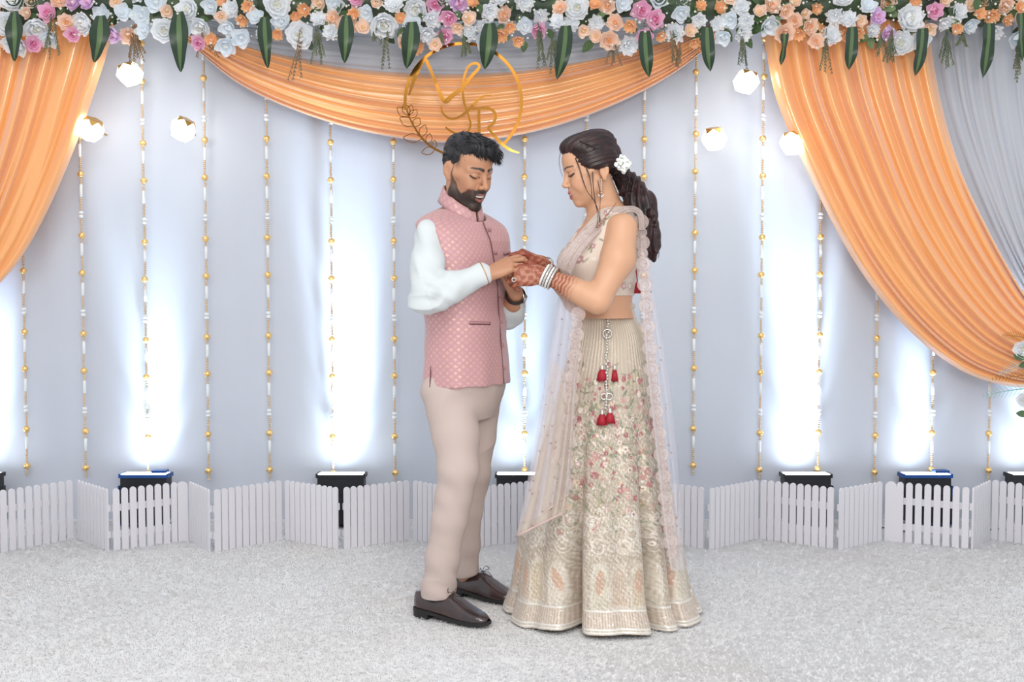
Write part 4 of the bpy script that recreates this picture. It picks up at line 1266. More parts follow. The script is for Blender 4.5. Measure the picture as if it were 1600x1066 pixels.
    # front edge, pocket welts, buttons
    def on_vest(l, z, off=.002):
        a, b, f0 = np.interp(z, zk, ak), np.interp(z, zk, bk), np.interp(z, zk, fk)
        f = f0 + b * (1 - min(1, abs(l) / a) ** 2.35) ** (1 / 2.35) + off
        return Tz(f, l, z)
    M = MB(); M.tube([on_vest(.010 - .006 * math.sin(z * 5), z, .0045) for z in np.linspace(.845, 1.425, 40)], .0022, 5); M.part('front_edge', M_vestdark, vest)
    for z in np.linspace(.90, 1.40, 7):
        c = on_vest(.026, z, .004); M = MB(); M.lathe([(.001, .005), (.006, .004), (.0075, .0015), (.0075, -.001)], c, 12, axis=T.R[:, 0]); M.part('button', M_vestplain, vest)
    def welt(name, l0, l1, z0, z1):
        M = MB(); ls = np.linspace(l0, l1, 14)
        M.tube([on_vest(l, z0 + (z1 - z0) * (l - l0) / (l1 - l0), .0075) for l in ls], .0045, 6, flat=(T(1, -.8, 0) - T(0, 0, 0), .45)); M.part(name, M_vestplain, vest)
        M = MB(); M.tube([on_vest(l, z0 - .006 + (z1 - z0) * (l - l0) / (l1 - l0), .0065) for l in ls], .0014, 5); M.part('pocket_seam', M_vestdark, vest)
    def vest_pt(ph, z, off):
        a, b, f0 = np.interp(z, zk, ak), np.interp(z, zk, bk), np.interp(z, zk, fk)
        r_ = (abs(math.cos(ph)) ** 2.35 + abs(math.sin(ph)) ** 2.35) ** (-1 / 2.35)
        return Tz(f0 + (b * r_ + off) * math.cos(ph), -(a * r_ + off) * math.sin(ph), z)
    M = MB(); M.tube([vest_pt(1.92, z, .003) for z in np.linspace(.842, .915, 14)], np.linspace(.0040, .0012, 14), 5); M.part('side_slit', M_vestdark, vest)
    welt('pocket_welt', -.145, -.055, 1.070, 1.066)
    welt('chest_pocket_welt', .075, .135, 1.315, 1.322)
    # stand collar
    n = 60; ph = np.linspace(.10, 2 * math.pi - .06, n); rows = []
    cN = lambda u: TN(-.018 + .006 * u, 0, 0)
    for side, (r0, r1) in ((1, (.081, .067)), (0, (.076, .062))):
        for u in ((0, .35, .7, 1) if side else (1, .7, .35, 0)):
            row = []
            for p in ph:
                rr = r0 + (r1 - r0) * u
                zb = 1.472 - .050 * math.cos(p) - .004 * math.cos(2 * p)
                hgt = .050 if 0.25 < p < 6.0 else .046
                q = cN(u) + (TN.R[:, 0] * math.cos(p) * rr * 1.12 + TN.R[:, 1] * math.sin(p) * rr) + np.array([0, 0, zb + hgt * u])
                row.append(q)
            rows.append(row)
    V = np.array(rows); 
    part('collar', V.reshape(-1, 3), grid_faces(8, n, cu=True), M_vest, root, attrs={'cloth': np.stack([np.tile(ph * .07, 8), np.repeat(np.array([0, .013, .026, .038, .038, .026, .013, 0]), n), np.zeros(8 * n)], 1)})
    # ---- trousers
    ft = Field(axis_pts((-.38, .02, .0042)), axis_pts((3.86, 4.46, .0042)), axis_pts((.05, .92, .0042)))
    ft.fn(np.array([-1, 3, .72]), np.array([1, 5, .95]), lambda X, Y, Z: torso(X, Y, Z * 0 + .84) + .012 + np.maximum(0, .83 - Z) * .35, 0)
    legR = [P(699, 612, 4.06), P(713, 680, 4.03), P(717, 735, 4.00), P(703, 810, 4.01), P(692, 870, 4.03), P(684, 930, 4.05)]
    legL = [P(748, 612, 4.24), P(744, 680, 4.23), P(740, 735, 4.22), P(729, 795, 4.25), P(726, 850, 4.29), P(726, 915, 4.33)]
    ft.chain(legR, [.092, .080, .069, .062, .060, .063], .02)
    ft.chain(legL, [.092, .074, .064, .055, .051, .052], .02)
    hem = lambda X, Y, Z: (.090 - .03 * (X - X0 + .10) * 0 - Z) + 0 * X + 0 * Y
    ft.fn(np.array([-1, 3, 0]), np.array([1, 5, 1]), lambda X, Y, Z: (.078 + .38 * np.maximum(0, (X - (X0 - .10)) * .5) - Z) + 0 * Y, .004, 'i')
    V, F = ft.mesh(); N = vnormals(V, F)
    z = V[:, 2]
    kn = sm(.16, .02, np.abs(z - .47)) ; an = sm(.20, .06, z - .08)
    disp = .0036 * np.sin(62 * (z + .75 * V[:, 0] + .2 * V[:, 1]) + 9 * snoise(V, 9, 31)) * (kn * .7 + an * .9)
    rdg = lambda x: (1 - np.abs(np.sin(x))) ** 2.2
    disp += .0060 * rdg(17 * (z * .95 + .35 * V[:, 0]) + 2.4 * snoise(V, 9, 81)) * sm(-.2, .6, snoise(V, 11, 82)) + .005 * rdg(16 * (z * .6 - .9 * V[:, 0]) + 2 * snoise(V, 8, 83)) * sm(.5, .85, z) * sm(-.1, .6, snoise(V, 10, 84))
    disp += .0035 * snoise(V * np.array([1.5, 1.5, .6]), 15, 33) + .0035 * np.sin(55 * (z * .8 - .9 * V[:, 0]) + 3 * snoise(V, 9, 35)) * sm(.70, .82, z)
    V = relax(V + N * disp[:, None], F, 1, .4)
    trousers = part('trousers', V, F, M_trouser, root)
    for L, sg in ((legR, 1), (legL, 1)):          # ironed front crease
        pass
    # ---- shoes, watch, bangle, ring
    shoe(root, PF(652, 962), PF(764, 982), None)
    shoe(root, PF(708, 929), PF(806, 946), None)
    ax = wrL - elL; ax /= np.linalg.norm(ax); c = wrL - ax * .012
    def band(c, ax, r, w, m, name, th=.0035, par=root, oval=.82, side=(0, -1, .2)):
        a = np.cross(ax, side); a /= np.linalg.norm(a); b = np.cross(ax, a)
        mb = MB(); n = 28; V = []
        for rr, h in ((r, -w), (r + th, -w * .7), (r + th, w * .7), (r, w)):
            for i in range(n):
                t = 2 * math.pi * i / n; V.append(c + a * math.cos(t) * rr + b * math.sin(t) * rr * oval + ax * h)
        V = np.array(V); 
        return part(name, V, grid_faces(4, n, cu=True, cv=True), m, par)
    wt = band(c, ax, .034, .010, mat('watch_strap', srgb(34, 20, 18), .4), 'watch', oval=1.0)
    a = np.cross(ax, (0, -1, .2)); a /= np.linalg.norm(a)
    mb = MB(); mb.lathe([(.001, .0085), (.014, .008), (.017, .005), (.017, 0)], c + a * .034, 18, axis=a); mb.part('watch_case', mat('steel', srgb(186, 184, 180), .25, metal=1), wt)
    ax = wrR - elR; ax /= np.linalg.norm(ax)
    band(cuffR + ax * .012, ax, .040, .0022, mat('brass_bangle', srgb(206, 152, 110), .3, metal=.7), 'bangle', th=.004, oval=.95)
    return dict(tipsR=tipsR, tipsL=tipsL, band=band)
MAN = man()
# ------------------------------------------------------------------ the woman
M_blouse = mat('cream_silk_embroidered', srgb(222, 206, 190), .55, attr='col', bump=(260, .15, .001))
def skirt_mat():
    m = bpy.data.materials.new('embroidered_silk'); m.use_nodes = True; nt = m.node_tree; nd = nt.nodes; ln = nt.links; b = nd['Principled BSDF']
    a = nd.new('ShaderNodeAttribute'); a.attribute_name = 'col'; ln.new(a.outputs['Color'], b.inputs['Base Color'])
    g = nd.new('ShaderNodeAttribute'); g.attribute_name = 'glit'
    r = nd.new('ShaderNodeMapRange'); r.inputs[3].default_value = .62; r.inputs[4].default_value = .22; ln.new(g.outputs['Fac'], r.inputs[0]); ln.new(r.outputs[0], b.inputs['Roughness'])
    mm = nd.new('ShaderNodeMath'); mm.operation = 'MULTIPLY'; mm.inputs[1].default_value = .55; ln.new(g.outputs['Fac'], mm.inputs[0]); ln.new(mm.outputs[0], b.inputs['Metallic'])
    bp = nd.new('ShaderNodeBump'); bp.inputs['Strength'].default_value = .35; bp.inputs['Distance'].default_value = .002; ln.new(g.outputs['Fac'], bp.inputs['Height']); ln.new(bp.outputs[0], b.inputs['Normal'])
    b.inputs['Sheen Weight'].default_value = .15
    return m
M_skirt = skirt_mat()
M_net = mat('sheer_net', srgb(228, 222, 230), .7, alpha=.34)
M_scal = mat('scallop_lace', srgb(224, 210, 204), .6, alpha=.5, noise=(160, srgb(204, 182, 174), 3))
M_scalrim = mat('scallop_rim', srgb(206, 180, 172), .5)
M_sparkle = mat('sequin', srgb(240, 236, 226), .2, metal=.6)
M_silver = mat('silver_bead', srgb(226, 222, 214), .25, metal=.7)
M_red = mat('red_silk_tassel', srgb(168, 18, 40), .6, bump=(400, .4, .002, (1, 1, .1)))
M_gajra = mat('white_buds', srgb(240, 242, 236), .6)
M_redgem = mat('pink_gem', srgb(190, 70, 90), .3)

class Painter:
    """flat embroidery print in cloth coordinates (metres)"""
    def __init__(s, S, T, base): s.S, s.T = S, T; s.C = np.tile(np.array(base), (len(S), 1)); s.g = np.zeros(len(S)); s.order = np.argsort(T, kind='stable'); s.Ts = T[s.order]
    def near(s, x, y, r):
        a, b = np.searchsorted(s.Ts, [y - r, y + r]); i = s.order[a:b]; return i[np.abs(s.S[i] - x) < r]
    def put(s, i, m, col, gl=0):
        s.C[i] = mixc(s.C[i], m, col); s.g[i] = np.maximum(s.g[i] * (1 - m), m * gl)
    def flower(s, x, y, r, n, rot, col, rim, core, gl=.2):
        i = s.near(x, y, r * 1.1)
        if not len(i): return
        dx, dy = s.S[i] - x, s.T[i] - y; d = np.hypot(dx, dy) / r; a = np.arctan2(dy, dx) + rot
        e = .72 + .28 * np.abs(np.cos(a * n / 2))
        s.put(i, sm(1.02, .92, d / e), rim, gl); s.put(i, sm(.86, .70, d / e), col, gl * .4); s.put(i, .45 * sm(.25, .08, np.abs(np.sin(a * n / 2))) * (d < .7), rim, gl); s.put(i, sm(.34, .22, d), core, .7)
    def rose(s, x, y, r, rot, col, dark):
        i = s.near(x, y, r * 1.1)
        if not len(i): return
        dx, dy = s.S[i] - x, s.T[i] - y; d = np.hypot(dx, dy) / r; a = np.arctan2(dy, dx) + rot
        s.put(i, sm(1.0, .85, d * (1 + .08 * np.sin(5 * a))), col, .1); s.put(i, .75 * sm(.55, .85, np.sin(d * 13 + a)) * (d < .95), dark, .1)
    def ring(s, x, y, r, w, col, gl=.5, k=.55):
        i = s.near(x, y, r + w * 2)
        if not len(i): return
        d = np.hypot(s.S[i] - x, s.T[i] - y); s.put(i, k * sm(w, w * .4, np.abs(d - r)), col, gl)
    def leaf(s, x, y, L, w, rot, col, gl=.1):
        i = s.near(x, y, L)
        if not len(i): return
        c, q = math.cos(rot), math.sin(rot); dx, dy = s.S[i] - x, s.T[i] - y
        u = (dx * c + dy * q) / L; v = (-dx * q + dy * c) / w
        s.put(i, sm(1.05, .85, np.abs(u) + 0 * v) * sm(1.1, .85, np.abs(v) / np.maximum(.05, 1 - u * u)), col, gl)
    def line(s, pts, w, col, gl=.3):
        p = np.array(pts); i = s.near(p[:, 0].mean(), p[:, 1].mean(), max(np.ptp(p[:, 0]), np.ptp(p[:, 1])) * .6 + w * 3)
        if not len(i): return
        d, _ = seg_dist(np.stack([s.S[i], s.T[i], 0 * s.S[i]], 1), [(a, b, 0) for a, b in pts]); s.put(i, sm(w * 1.3, w * .6, d), col, gl)

PK = [srgb(172, 104, 104), srgb(196, 142, 136), srgb(182, 118, 118), srgb(204, 160, 150), srgb(156, 84, 88)]
GR = [srgb(150, 152, 122), srgb(172, 168, 140), srgb(136, 140, 116)]
SI = srgb(236, 230, 220); GO = srgb(196, 168, 128); CR = srgb(228, 216, 200); PE = srgb(206, 174, 150); TAUPE = srgb(172, 156, 142)

def woman():
    YB = 4.15; r = random.Random(91)
    XB = P(945, 480, YB)[0]
    root = thing('person', (XB, YB, 0), 'woman in embroidered cream lehenga with sheer veil and red tassels, hands held out', 'person')
    yd = np.array([-math.cos(math.radians(10)), -math.sin(math.radians(10))])
    T = Frame((XB, YB, 0), yd)
    H = Frame(P(922, 265, 4.12), yd, math.radians(15), scale=.97)
    shL = P(974, 356, 3.995); upL = P(966, 405, 3.96); elL = P(934, 470, 3.925); foL = P(893, 450, 3.94); wrL = P(851, 430, 3.955)
    shR = P(930, 358, 4.30); elR = P(900, 470, 4.28); wrR = P(846, 410, 4.13)
    zk = [1.05, 1.116, 1.168, 1.23, 1.287, 1.358, 1.441, 1.489, 1.53]
    bk = [.110, .094, .106, .124, .140, .120, .080, .058, .05]; fk = [0, .002, .008, .012, .016, .002, -.018, -.022, -.022]; ak = [.15, .128, .130, .138, .148, .152, .146, .10, .06]
    Fx, Fy = yd; Lx, Ly = -Fy, Fx
    def torso(X, Y, Z):
        x, y = X - XB, Y - YB; f = x * Fx + y * Fy; l = x * Lx + y * Ly
        a, b, f0 = np.interp(Z, zk, ak), np.interp(Z, zk, bk), np.interp(Z, zk, fk)
        d = (((np.abs(f - f0) / b) ** 2.2 + (np.abs(l) / a) ** 2.2) ** (1 / 2.2) - 1) * np.minimum(a, b)
        top = (Z - (1.502 - .36 * np.abs(l))) * .9; kk = .03; h = np.clip(.5 - .5 * (top - d) / kk, 0, 1)
        return top + (d - top) * h + kk * h * (1 - h)
    fb = Field(axis_pts((-.06, .30, .0022), (.30, .52, .008)), axis_pts((3.84, 4.24, .0023), (4.24, 4.46, .007)),
               axis_pts((.10, 1.05, .02), (1.05, 1.18, .004), (1.18, 1.34, .0022), (1.34, 1.46, .005), (1.46, 1.76, .0023)))
    head(fb, H, False)
    fb.fn(np.array([-1, 3, 1.085]), np.array([1, 5, 1.6]), torso, .0)
    fb.cap(H(-.024, 0, -.050), T(-.022, 0, 1.46), .045, .050, .02)
    fb.cap(H(.012, 0, -.075), T(.020, 0, 1.42), .030, .040, .03)
    fb.chain([shL, upL, elL], [.050, .055, .043], .03); fb.chain([elL, P(915, 461, 3.93), foL, wrL], [.043, .042, .037, .0250], .02)
    fb.chain([shR, elR, wrR], [.050, .042, .025], .03)
    for s in (-1, 1): fb.chain([T(0, s * .05, 1.02), T(.01, s * .07, .55), T(0, s * .08, .12)], [.05, .05, .04], .03)
    fb.cap(T(0, 0, 1.11), T(0, 0, 1.0), .078, .075, .02)
    tl = hand(fb, wrL, (-.98, .06, .02), (-.20, -.86, .42), 1.06, [(.62, .85, .5), (.72, .9, .5), (.8, .95, .5), (.85, 1.0, .5)], 1, [(.70, .25), (.30, .45), (.10, .45)], fan=.08)
    tr = hand(fb, wrR, (-.80, -.34, .42), (-.30, -.35, .88), .93, [(.60, .75, .45), (.75, .8, .5), (.9, .8, .5), (1.0, .8, .5)], -1, [(.55, .5), (.25, .7), (.05, .7)], fan=.06)
    V, F = fb.mesh(); V = relax(V, F, 1, .35)
    C = np.tile(np.array(srgb(214, 164, 130)), (len(V), 1))
    C = mixc(C, .22 * sm(.2, 1.0, snoise(V, 40, 19)), srgb(200, 146, 114))
    C = paint_head(V, C, H, False, np.array(srgb(46, 28, 26)), np.array(srgb(178, 86, 84)))
    # henna: hands stained, lines and dots running up the forearm
    def henna(V, C, el, wr, sidedir, seed):
        ax = wr - el; L = np.linalg.norm(ax); ax /= L
        t = (V - el) @ ax - L; rad = np.linalg.norm(V - el - np.outer((V - el) @ ax, ax), axis=1)
        m = (t > -.135) & (rad < .13) & (np.linalg.norm(V - wr, axis=1) < .24); q = V[m]; tt = t[m]
        a = np.arctan2((q - wr) @ np.cross(ax, sidedir), (q - wr) @ np.array(sidedir))
        pat = np.sin(330 * tt + 2.5 * np.sin(5 * a)) * .6 + .6 * np.sin(260 * (q @ np.array([.4, .2, 1])) + 2 * snoise(q, 80, seed)) + .4 * snoise(q, 300, seed + 1)
        rings = np.sin(480 * tt + 1.2 * np.sin(7 * a)) + .5 * snoise(q, 260, seed + 2)
        d = np.where(tt > -.004, .55 + .40 * sm(-.3, .3, pat), .30 + .60 * sm(-.35, .25, rings)) * sm(-.135, -.070, tt)
        tip = sm(.13, .16, tt)
        C[m] = mixc(C[m], np.clip(d + .2 * tip, 0, .93), srgb(142, 58, 36)); return C
    C = henna(V, C, foL, wrL, (0, -1, 0), 51); C = henna(V, C, elR, wrR, (0, -1, 0), 57)
    body = part('body', V, F, M_skin_w, root, cols=C)
    mb = MB()
    for i in range(-4, 5):
        a = i * .0042; mb.box(H(.0950 - 12.0 * a * a, a, -.0715 + 6 * a * a), (.004, .0039, .0050), H.R)
    mb.part('teeth', M_teeth, body, smooth=False)
    # ---- hair
    fh = Field(axis_pts((.12, .56, .0030)), axis_pts((3.98, 4.32, .0030)), axis_pts((1.26, 1.79, .0030)))
    S = H.s; E = lambda c, q, k=.02, m='u': fh.ell(H(*c), np.array(q) * S, H.R, k, m)
    E((-.018, 0, .042), (.103, .085, .092), 0); E((.020, 0, .098), (.072, .060, .040)); E((-.045, 0, .092), (.068, .062, .046)); E((-.088, 0, .018), (.036, .045, .046)); E((-.066, 0, .062), (.050, .060, .060))
    for s in (-1, 1): E((-.030, s * .070, .020), (.064, .024, .050), .015)
    o, R = H.o, H.R
    def mask(X, Y, Z):
        x, y, z = (X - o[0]) / S, (Y - o[1]) / S, (Z - o[2]) / S
        f = x * R[0, 0] + y * R[1, 0] + z * R[2, 0]; l = x * R[0, 1] + y * R[1, 1] + z * R[2, 1]; u = x * R[0, 2] + y * R[1, 2] + z * R[2, 2]
        line = np.interp(f, [-.14, -.085, -.055, -.040, -.010, .02, .040, .058, .078, .095, .14], [-.05, -.062, -.060, -.012, -.006, -.004, .010, .034, .060, .074, .082])
        return np.minimum(line - u, 1)
    fh.fn(np.array([0, 3.8, 1.55]), np.array([.7, 4.5, 1.9]), mask, .016, 'i')
    # ponytail
    tail = [H(-.100, 0, -.010), P(985, 292, 4.14), P(1001, 318, 4.12), P(1008, 345, 4.10), P(1014, 368, 4.08), P(1018, 386, 4.08), P(1019, 402, 4.08)]
    fh.chain(tail, [.026, .042, .050, .044, .034, .026, .016], .02)
    for (x, y, q) in [(1021, 352, .016), (1023, 366, .015), (1027, 378, .012), (1026, 393, .011), (1012, 398, .012), (1004, 352, .02), (1017, 334, .018)]: fh.ell(P(x, y, 4.06), (q, q, q * .8), None, .006)
    V, F = fh.mesh(); N = vnormals(V, F); q = H.inv(V)
    # grooves combed towards the knot
    vx = q - np.array([-.10, 0, .0]); az = np.arctan2(vx[:, 1], vx[:, 2] + .02)
    gro = np.sin(46 * az + 2.0 * snoise(q, 25, 3)) * .6 + .4 * np.sin(95 * az + 2 * snoise(q, 30, 7))
    tl_ = sm(-.10, -.14, q[:, 0]) + (q[:, 2] < -.09); tl_ = np.clip(tl_, 0, 1)
    gt = np.sin(420 * (q[:, 0] + .35 * q[:, 2]) * .5 + 5 * snoise(q, 22, 9))
    V = V + N * (.0020 * gro * (1 - tl_) + .0045 * gt * tl_)[:, None]
    hair = part('hair', V, F, M_hair_w, root)
    rg = np.random.default_rng(8); mb = MB()
    # strands combed from the hairline over the crown to the knot
    for k in range(520):
        ph = rg.uniform(-1.45, 1.45)
        el = rg.uniform(.15, 1.0)
        p0 = np.array([.088 - .055 * abs(ph) / 1.45 - .02 * min(1, max(0, abs(ph) - .6) / .5), .070 * math.sin(ph), .078 * math.cos(ph) * .9 + .022 - .03 * min(1, max(0, abs(ph) - .6) / .6)])
        pts = []
        for t in np.linspace(0, 1, 9):
            c = np.array([-.015, 0, .042]); g = p0 * (1 - t) + np.array([-.105, .02 * math.sin(ph), .005]) * t
            v = g - c; rr = np.array([.105, .087, .095 + .012 * math.sin(math.pi * t)]); v = v / np.sqrt(((v / rr) ** 2).sum()); pts.append(H(*(c + v * (1.0 + .012 * rg.normal()))))
        mb.tube(pts, .0012, 3, cap=False)
    # wavy strands of the tail
    tc = resample(spline(tail, 80), 26); rad = np.interp(np.linspace(0, 1, 26), np.linspace(0, 1, 7), [.024, .042, .050, .046, .036, .028, .020])
    for k in range(230):
        a0 = rg.uniform(0, 6.28); w = rg.uniform(1.5, 4.5); am = rg.uniform(.2, .6); ro = rg.uniform(.75, 1.08); ph = rg.uniform(0, 6); e = rg.integers(16, 27)
        pts = []
        for j in range(e):
            a = a0 + am * math.sin(w * j * .28 + ph); rr = rad[j] * ro * (1 + .10 * math.sin(j * .9 + ph))
            pts.append(tc[j] + np.array([math.cos(a) * rr, math.sin(a) * rr, .004 * math.sin(j + ph)]))
        mb.tube(pts, np.linspace(.0017, .0007, e), 3, cap=False)
    # loose locks
    for pts, w in (([(899, 247, 4.05), (905, 262, 4.04), (911, 282, 4.035), (918, 300, 4.03), (928, 313, 4.03), (935, 332, 4.02), (937, 352, 4.01), (928, 366, 4.0)], .0012),
                   ([(926, 268, 4.035), (927, 290, 4.03), (930, 315, 4.02), (934, 335, 4.015), (932, 356, 4.0), (922, 368, 4.0)], .0012),
                   ([(934, 282, 4.03), (938, 305, 4.02), (937, 330, 4.01), (938, 352, 4.0)], .0010), ([(878, 228, 4.09), (874, 248, 4.08), (875, 262, 4.08), (879, 276, 4.08)], .0007),
                   ([(916, 262, 4.04), (921, 276, 4.035), (924, 294, 4.03), (925, 312, 4.03)], .0014)):
        for dx in (-.5, .4):
            Q = spline([P(x + dx * (1 + .6 * math.sin(y * .1)), y, Y) for x, y, Y in pts], 26); mb.tube(Q, np.linspace(w, .0006, 26), 4, cap=False)
    mb.part('hair_strands', M_hair_w, hair)
    # white bud ornament at the knot
    mb = MB()
    for k in range(120):
        u = r.random(); v = r.uniform(-1, 1); x = 966 + 15 * u - 6 * v; y = 248 + 15 * u ** .8 + 8 * v
        c = P(x, y, 3.985 + .05 * r.random()); s = r.uniform(.0045, .0070)
        mb.lathe([(.0002, -s * 1.5), (s * .8, -s * .5), (s, .2 * s), (.0002, s)], c, 6, axis=(r.uniform(-1, 1), -1, r.uniform(-.5, .8)))
    tag(mb.part('bud_hair_ornament', M_gajra, hair), 'cluster of small white buds on the hair knot')
    # ---- blouse
    fl = Field(axis_pts((.13, .56, .0032)), axis_pts((3.93, 4.38, .0032)), axis_pts((1.13, 1.52, .0032)))
    fl.fn(np.array([-1, 3, 1.0]), np.array([1, 5, 1.7]), lambda X, Y, Z: torso(X, Y, Z) - .006, 0)
    for s in (-1, 1): fl.ell(T(.100, s * .062, 1.285), (.062, .062, .060), None, .03)
    fl.fn(np.array([-1, 3, 1.0]), np.array([1, 5, 1.7]), lambda X, Y, Z: 1.163 - Z + 0 * X + 0 * Y, .003, 'i')
    fl.cap(shL + np.array([.0, -.09, .02]), upL + np.array([0, -.10, -.02]), .085, .085, .012, 's')
    fl.cap(shR + np.array([.0, .09, .02]), elR + np.array([0, .10, .05]), .085, .085, .012, 's')
    # deep V neck
    def vneck(X, Y, Z):
        x, y = X - XB, Y - YB; f = x * Fx + y * Fy; l = x * Lx + y * Ly
        w = np.clip((Z - 1.335) / (1.50 - 1.335), 0, 1) * .085
        front = np.maximum(np.abs(l) - w, -(f + .02)); return np.maximum(front, 1.335 - Z)
    fl.fn(np.array([-1, 3, 1.2]), np.array([1, 5, 1.7]), vneck, .004, 's')
    fl.cap(H(-.024, 0, -.050), T(-.022, 0, 1.46), .055, .066, .01, 's')
    V, F = fl.mesh(); V = relax(V, F, 1, .4)
    lp = T.inv(V); pa = Painter(np.arctan2(lp[:, 1], lp[:, 0]) * .14, lp[:, 2], srgb(220, 204, 190))
    for k in range(150):
        x, y = r.uniform(-.1, .34), r.uniform(1.17, 1.46)
        if x > .30: continue
        z = r.random()
        if z < .35: pa.flower(x, y, r.uniform(.010, .017), 5, r.uniform(0, 6), r.choice([srgb(214, 170, 170), SI, srgb(196, 140, 144)]), srgb(168, 140, 134), SI)
        elif z < .7: pa.leaf(x, y, r.uniform(.008, .016), .0035, r.uniform(0, 6), r.choice(GR))
        else: pa.ring(x, y, .004, .002, SI)
    part('blouse', V, F, M_skirt, root, cols=pa.C, attrs={'glit': pa.g})
    # ---- skirt
    nu, nv = 860, 420
    yk = [478, 490, 520, 560, 600, 700, 780, 850, 900, 965]
    xl = [907, 906, 899, 888, 876, 848, 827, 808, 799, 789]; xr = [988, 990, 1003, 1012, 1020, 1036, 1052, 1068, 1077, 1091]
    zz = [P(945, y, YB)[2] for y in yk]; zz[-1] = .012
    cxk = [P((a + b) / 2, y, YB)[0] for a, b, y in zip(xl, xr, yk)]; rxk = [(b - a) / 2 * YB / FPX for a, b in zip(xl, xr)]
    th = np.linspace(-math.pi, math.pi, nu, endpoint=False); v = np.linspace(0, 1, nv)
    zt = zz[0]; z = zt + (zz[-1] - zt) * v
    cx = interp1(-z, -np.array(zz), cxk); rx = interp1(-z, -np.array(zz), rxk)
    ry = rx * (.98 + .0 * v)
    fold = np.zeros((nu, 1)) + np.zeros((1, nv))
    for (t0, w, dep) in [(-.36, .095, .30), (.52, .085, .24), (.82, .055, .12), (-1.30, .10, .12), (1.30, .09, .10), (.12, .12, .03), (-.80, .10, .035), (2.0, .12, .15), (-2.0, .12, .15), (2.7, .12, .15), (-2.7, .12, .15)]:
        dt = (th[:, None] - t0 * (1 + .25 * (1 - v[None]))); fold = fold - dep * np.exp(-(dt / (w * (1.1 - .25 * v[None]))) ** 2) * (sm(.15, .95, v)[None] ** 1.3)
    fold += .018 * (sm(.3, 1, v)[None]) * np.sin(6 * th[:, None] + .9) + .012 * sm(.1, .5, v)[None] * np.sin(19 * th[:, None] + 2 * np.sin(3 * v[None])) * (1 - .7 * sm(.5, .9, v)[None])
    fold += .012 * np.exp(-(v[None] / .22) ** 2) * np.sin(70 * th[:, None])          # gathered pleats at the waist
    flare = .04 * sm(.93, 1, v)[None]
    rad = 1 + fold * 1.15 + flare
    X = cx[None] + rx[None] * rad * np.sin(th)[:, None]; Yy = YB - ry[None] * rad * np.cos(th)[:, None]
    Zz = z[None] + 0 * X + .016 * (v[None] ** 8) * (np.cos(3 * th[:, None] + .5) * .5 + .2 * np.sin(8 * th[:, None]))
    Zz = np.maximum(Zz, .006)
    V = np.stack([X, Yy, Zz], -1).reshape(-1, 3)
    Sg = (th[:, None] * (.17 + .16 * v[None])).ravel(); Tg = np.broadcast_to((v * 1.10)[None], (nu, nv)).ravel()
    pa = Painter(Sg, Tg, srgb(190, 176, 158))
    # fine gold pinstripes in the gathered part
    st = .5 + .5 * np.sin(th * 150)[:, None] * np.ones((1, nv)); up = np.exp(-(v / .24) ** 4)[None] * np.ones((nu, 1))
    pa.put(np.arange(nu * nv), (.65 * st * up).ravel(), srgb(236, 224, 206), .25); pa.put(np.arange(nu * nv), (.30 * (1 - st) * up).ravel(), srgb(178, 156, 134), .0)
    sw = lambda y: .17 + .16 * y / 1.1
    W_ = lambda y: 1.75 * sw(y)
    # mottled ground stitching
    n1 = snoise(np.stack([Sg, Tg, 0 * Sg], 1), 130, 41, 7); n2 = snoise(np.stack([Sg, Tg, 0 * Sg], 1), 320, 42, 7)
    lower = sm(.26, .40, Tg)
    pa.put(np.arange(nu * nv), .45 * lower * sm(.1, .9, n1), srgb(168, 148, 130), .1); pa.put(np.arange(nu * nv), .55 * lower * sm(.35, 1.0, n2), srgb(232, 222, 208), .5)
    # sprays of roses and leaves
    for k in range(110):
        y = r.uniform(.20, .74); x = r.uniform(-W_(y), W_(y)); rot = r.uniform(0, 6); pts = [(x, y)]
        for j in range(5): rot += r.uniform(-.6, .6); pts.append((pts[-1][0] + .016 * math.cos(rot), pts[-1][1] + .016 * math.sin(rot)))
        pa.line(pts, .0022, r.choice([GO, TAUPE, srgb(150, 130, 112)]))
        for p in pts[1:]: pa.leaf(p[0] + r.uniform(-.008, .008), p[1], r.uniform(.007, .012), .0035, r.uniform(0, 6), r.choice(GR + [TAUPE]))
    for k in range(620):
        y = r.triangular(.17, .80, .50); x = r.uniform(-W_(y), W_(y)); z = r.random()
        if z < .34: pa.rose(x, y, r.uniform(.006, .014), r.uniform(0, 6), r.choice(PK), r.choice([PK[0], PK[4], srgb(186, 130, 126)]))
        elif z < .62: pa.flower(x, y, r.uniform(.008, .017), r.choice([5, 6, 8]), r.uniform(0, 6), r.choice([SI, CR, srgb(216, 182, 174), srgb(222, 204, 190)]), r.choice([TAUPE, GO, srgb(184, 150, 140)]), r.choice([PK[0], SI, GO]))
        elif z < .70:
            q = r.uniform(.010, .018); pa.ring(x, y, q, .0026, SI); pa.ring(x, y, q * .55, .002, GO)
        else: pa.leaf(x, y, r.uniform(.012, .02), .006, r.uniform(0, 6), r.choice(GR))
    # band of beaded scallops
    for row, y0 in enumerate((.735, .775, .815)):
        q = .024; n = int(2 * W_(y0) / (q * 1.8))
        for k in range(n):
            x = -W_(y0) + (k + .5 * (row % 2)) * q * 1.8
            for rr in (1, .72, .45): pa.ring(x, y0 + r.uniform(-.004, .004), q * rr, .0028, r.choice([SI, SI, CR, TAUPE]), .6)
            if r.random() < .3: pa.flower(x, y0, .012, 6, 0, r.choice([SI, PK[1]]), TAUPE, GO)
    # arches with pale pillars and peach paisleys, then the fringe and the hem
    n = int(2 * W_(.95) / .072)
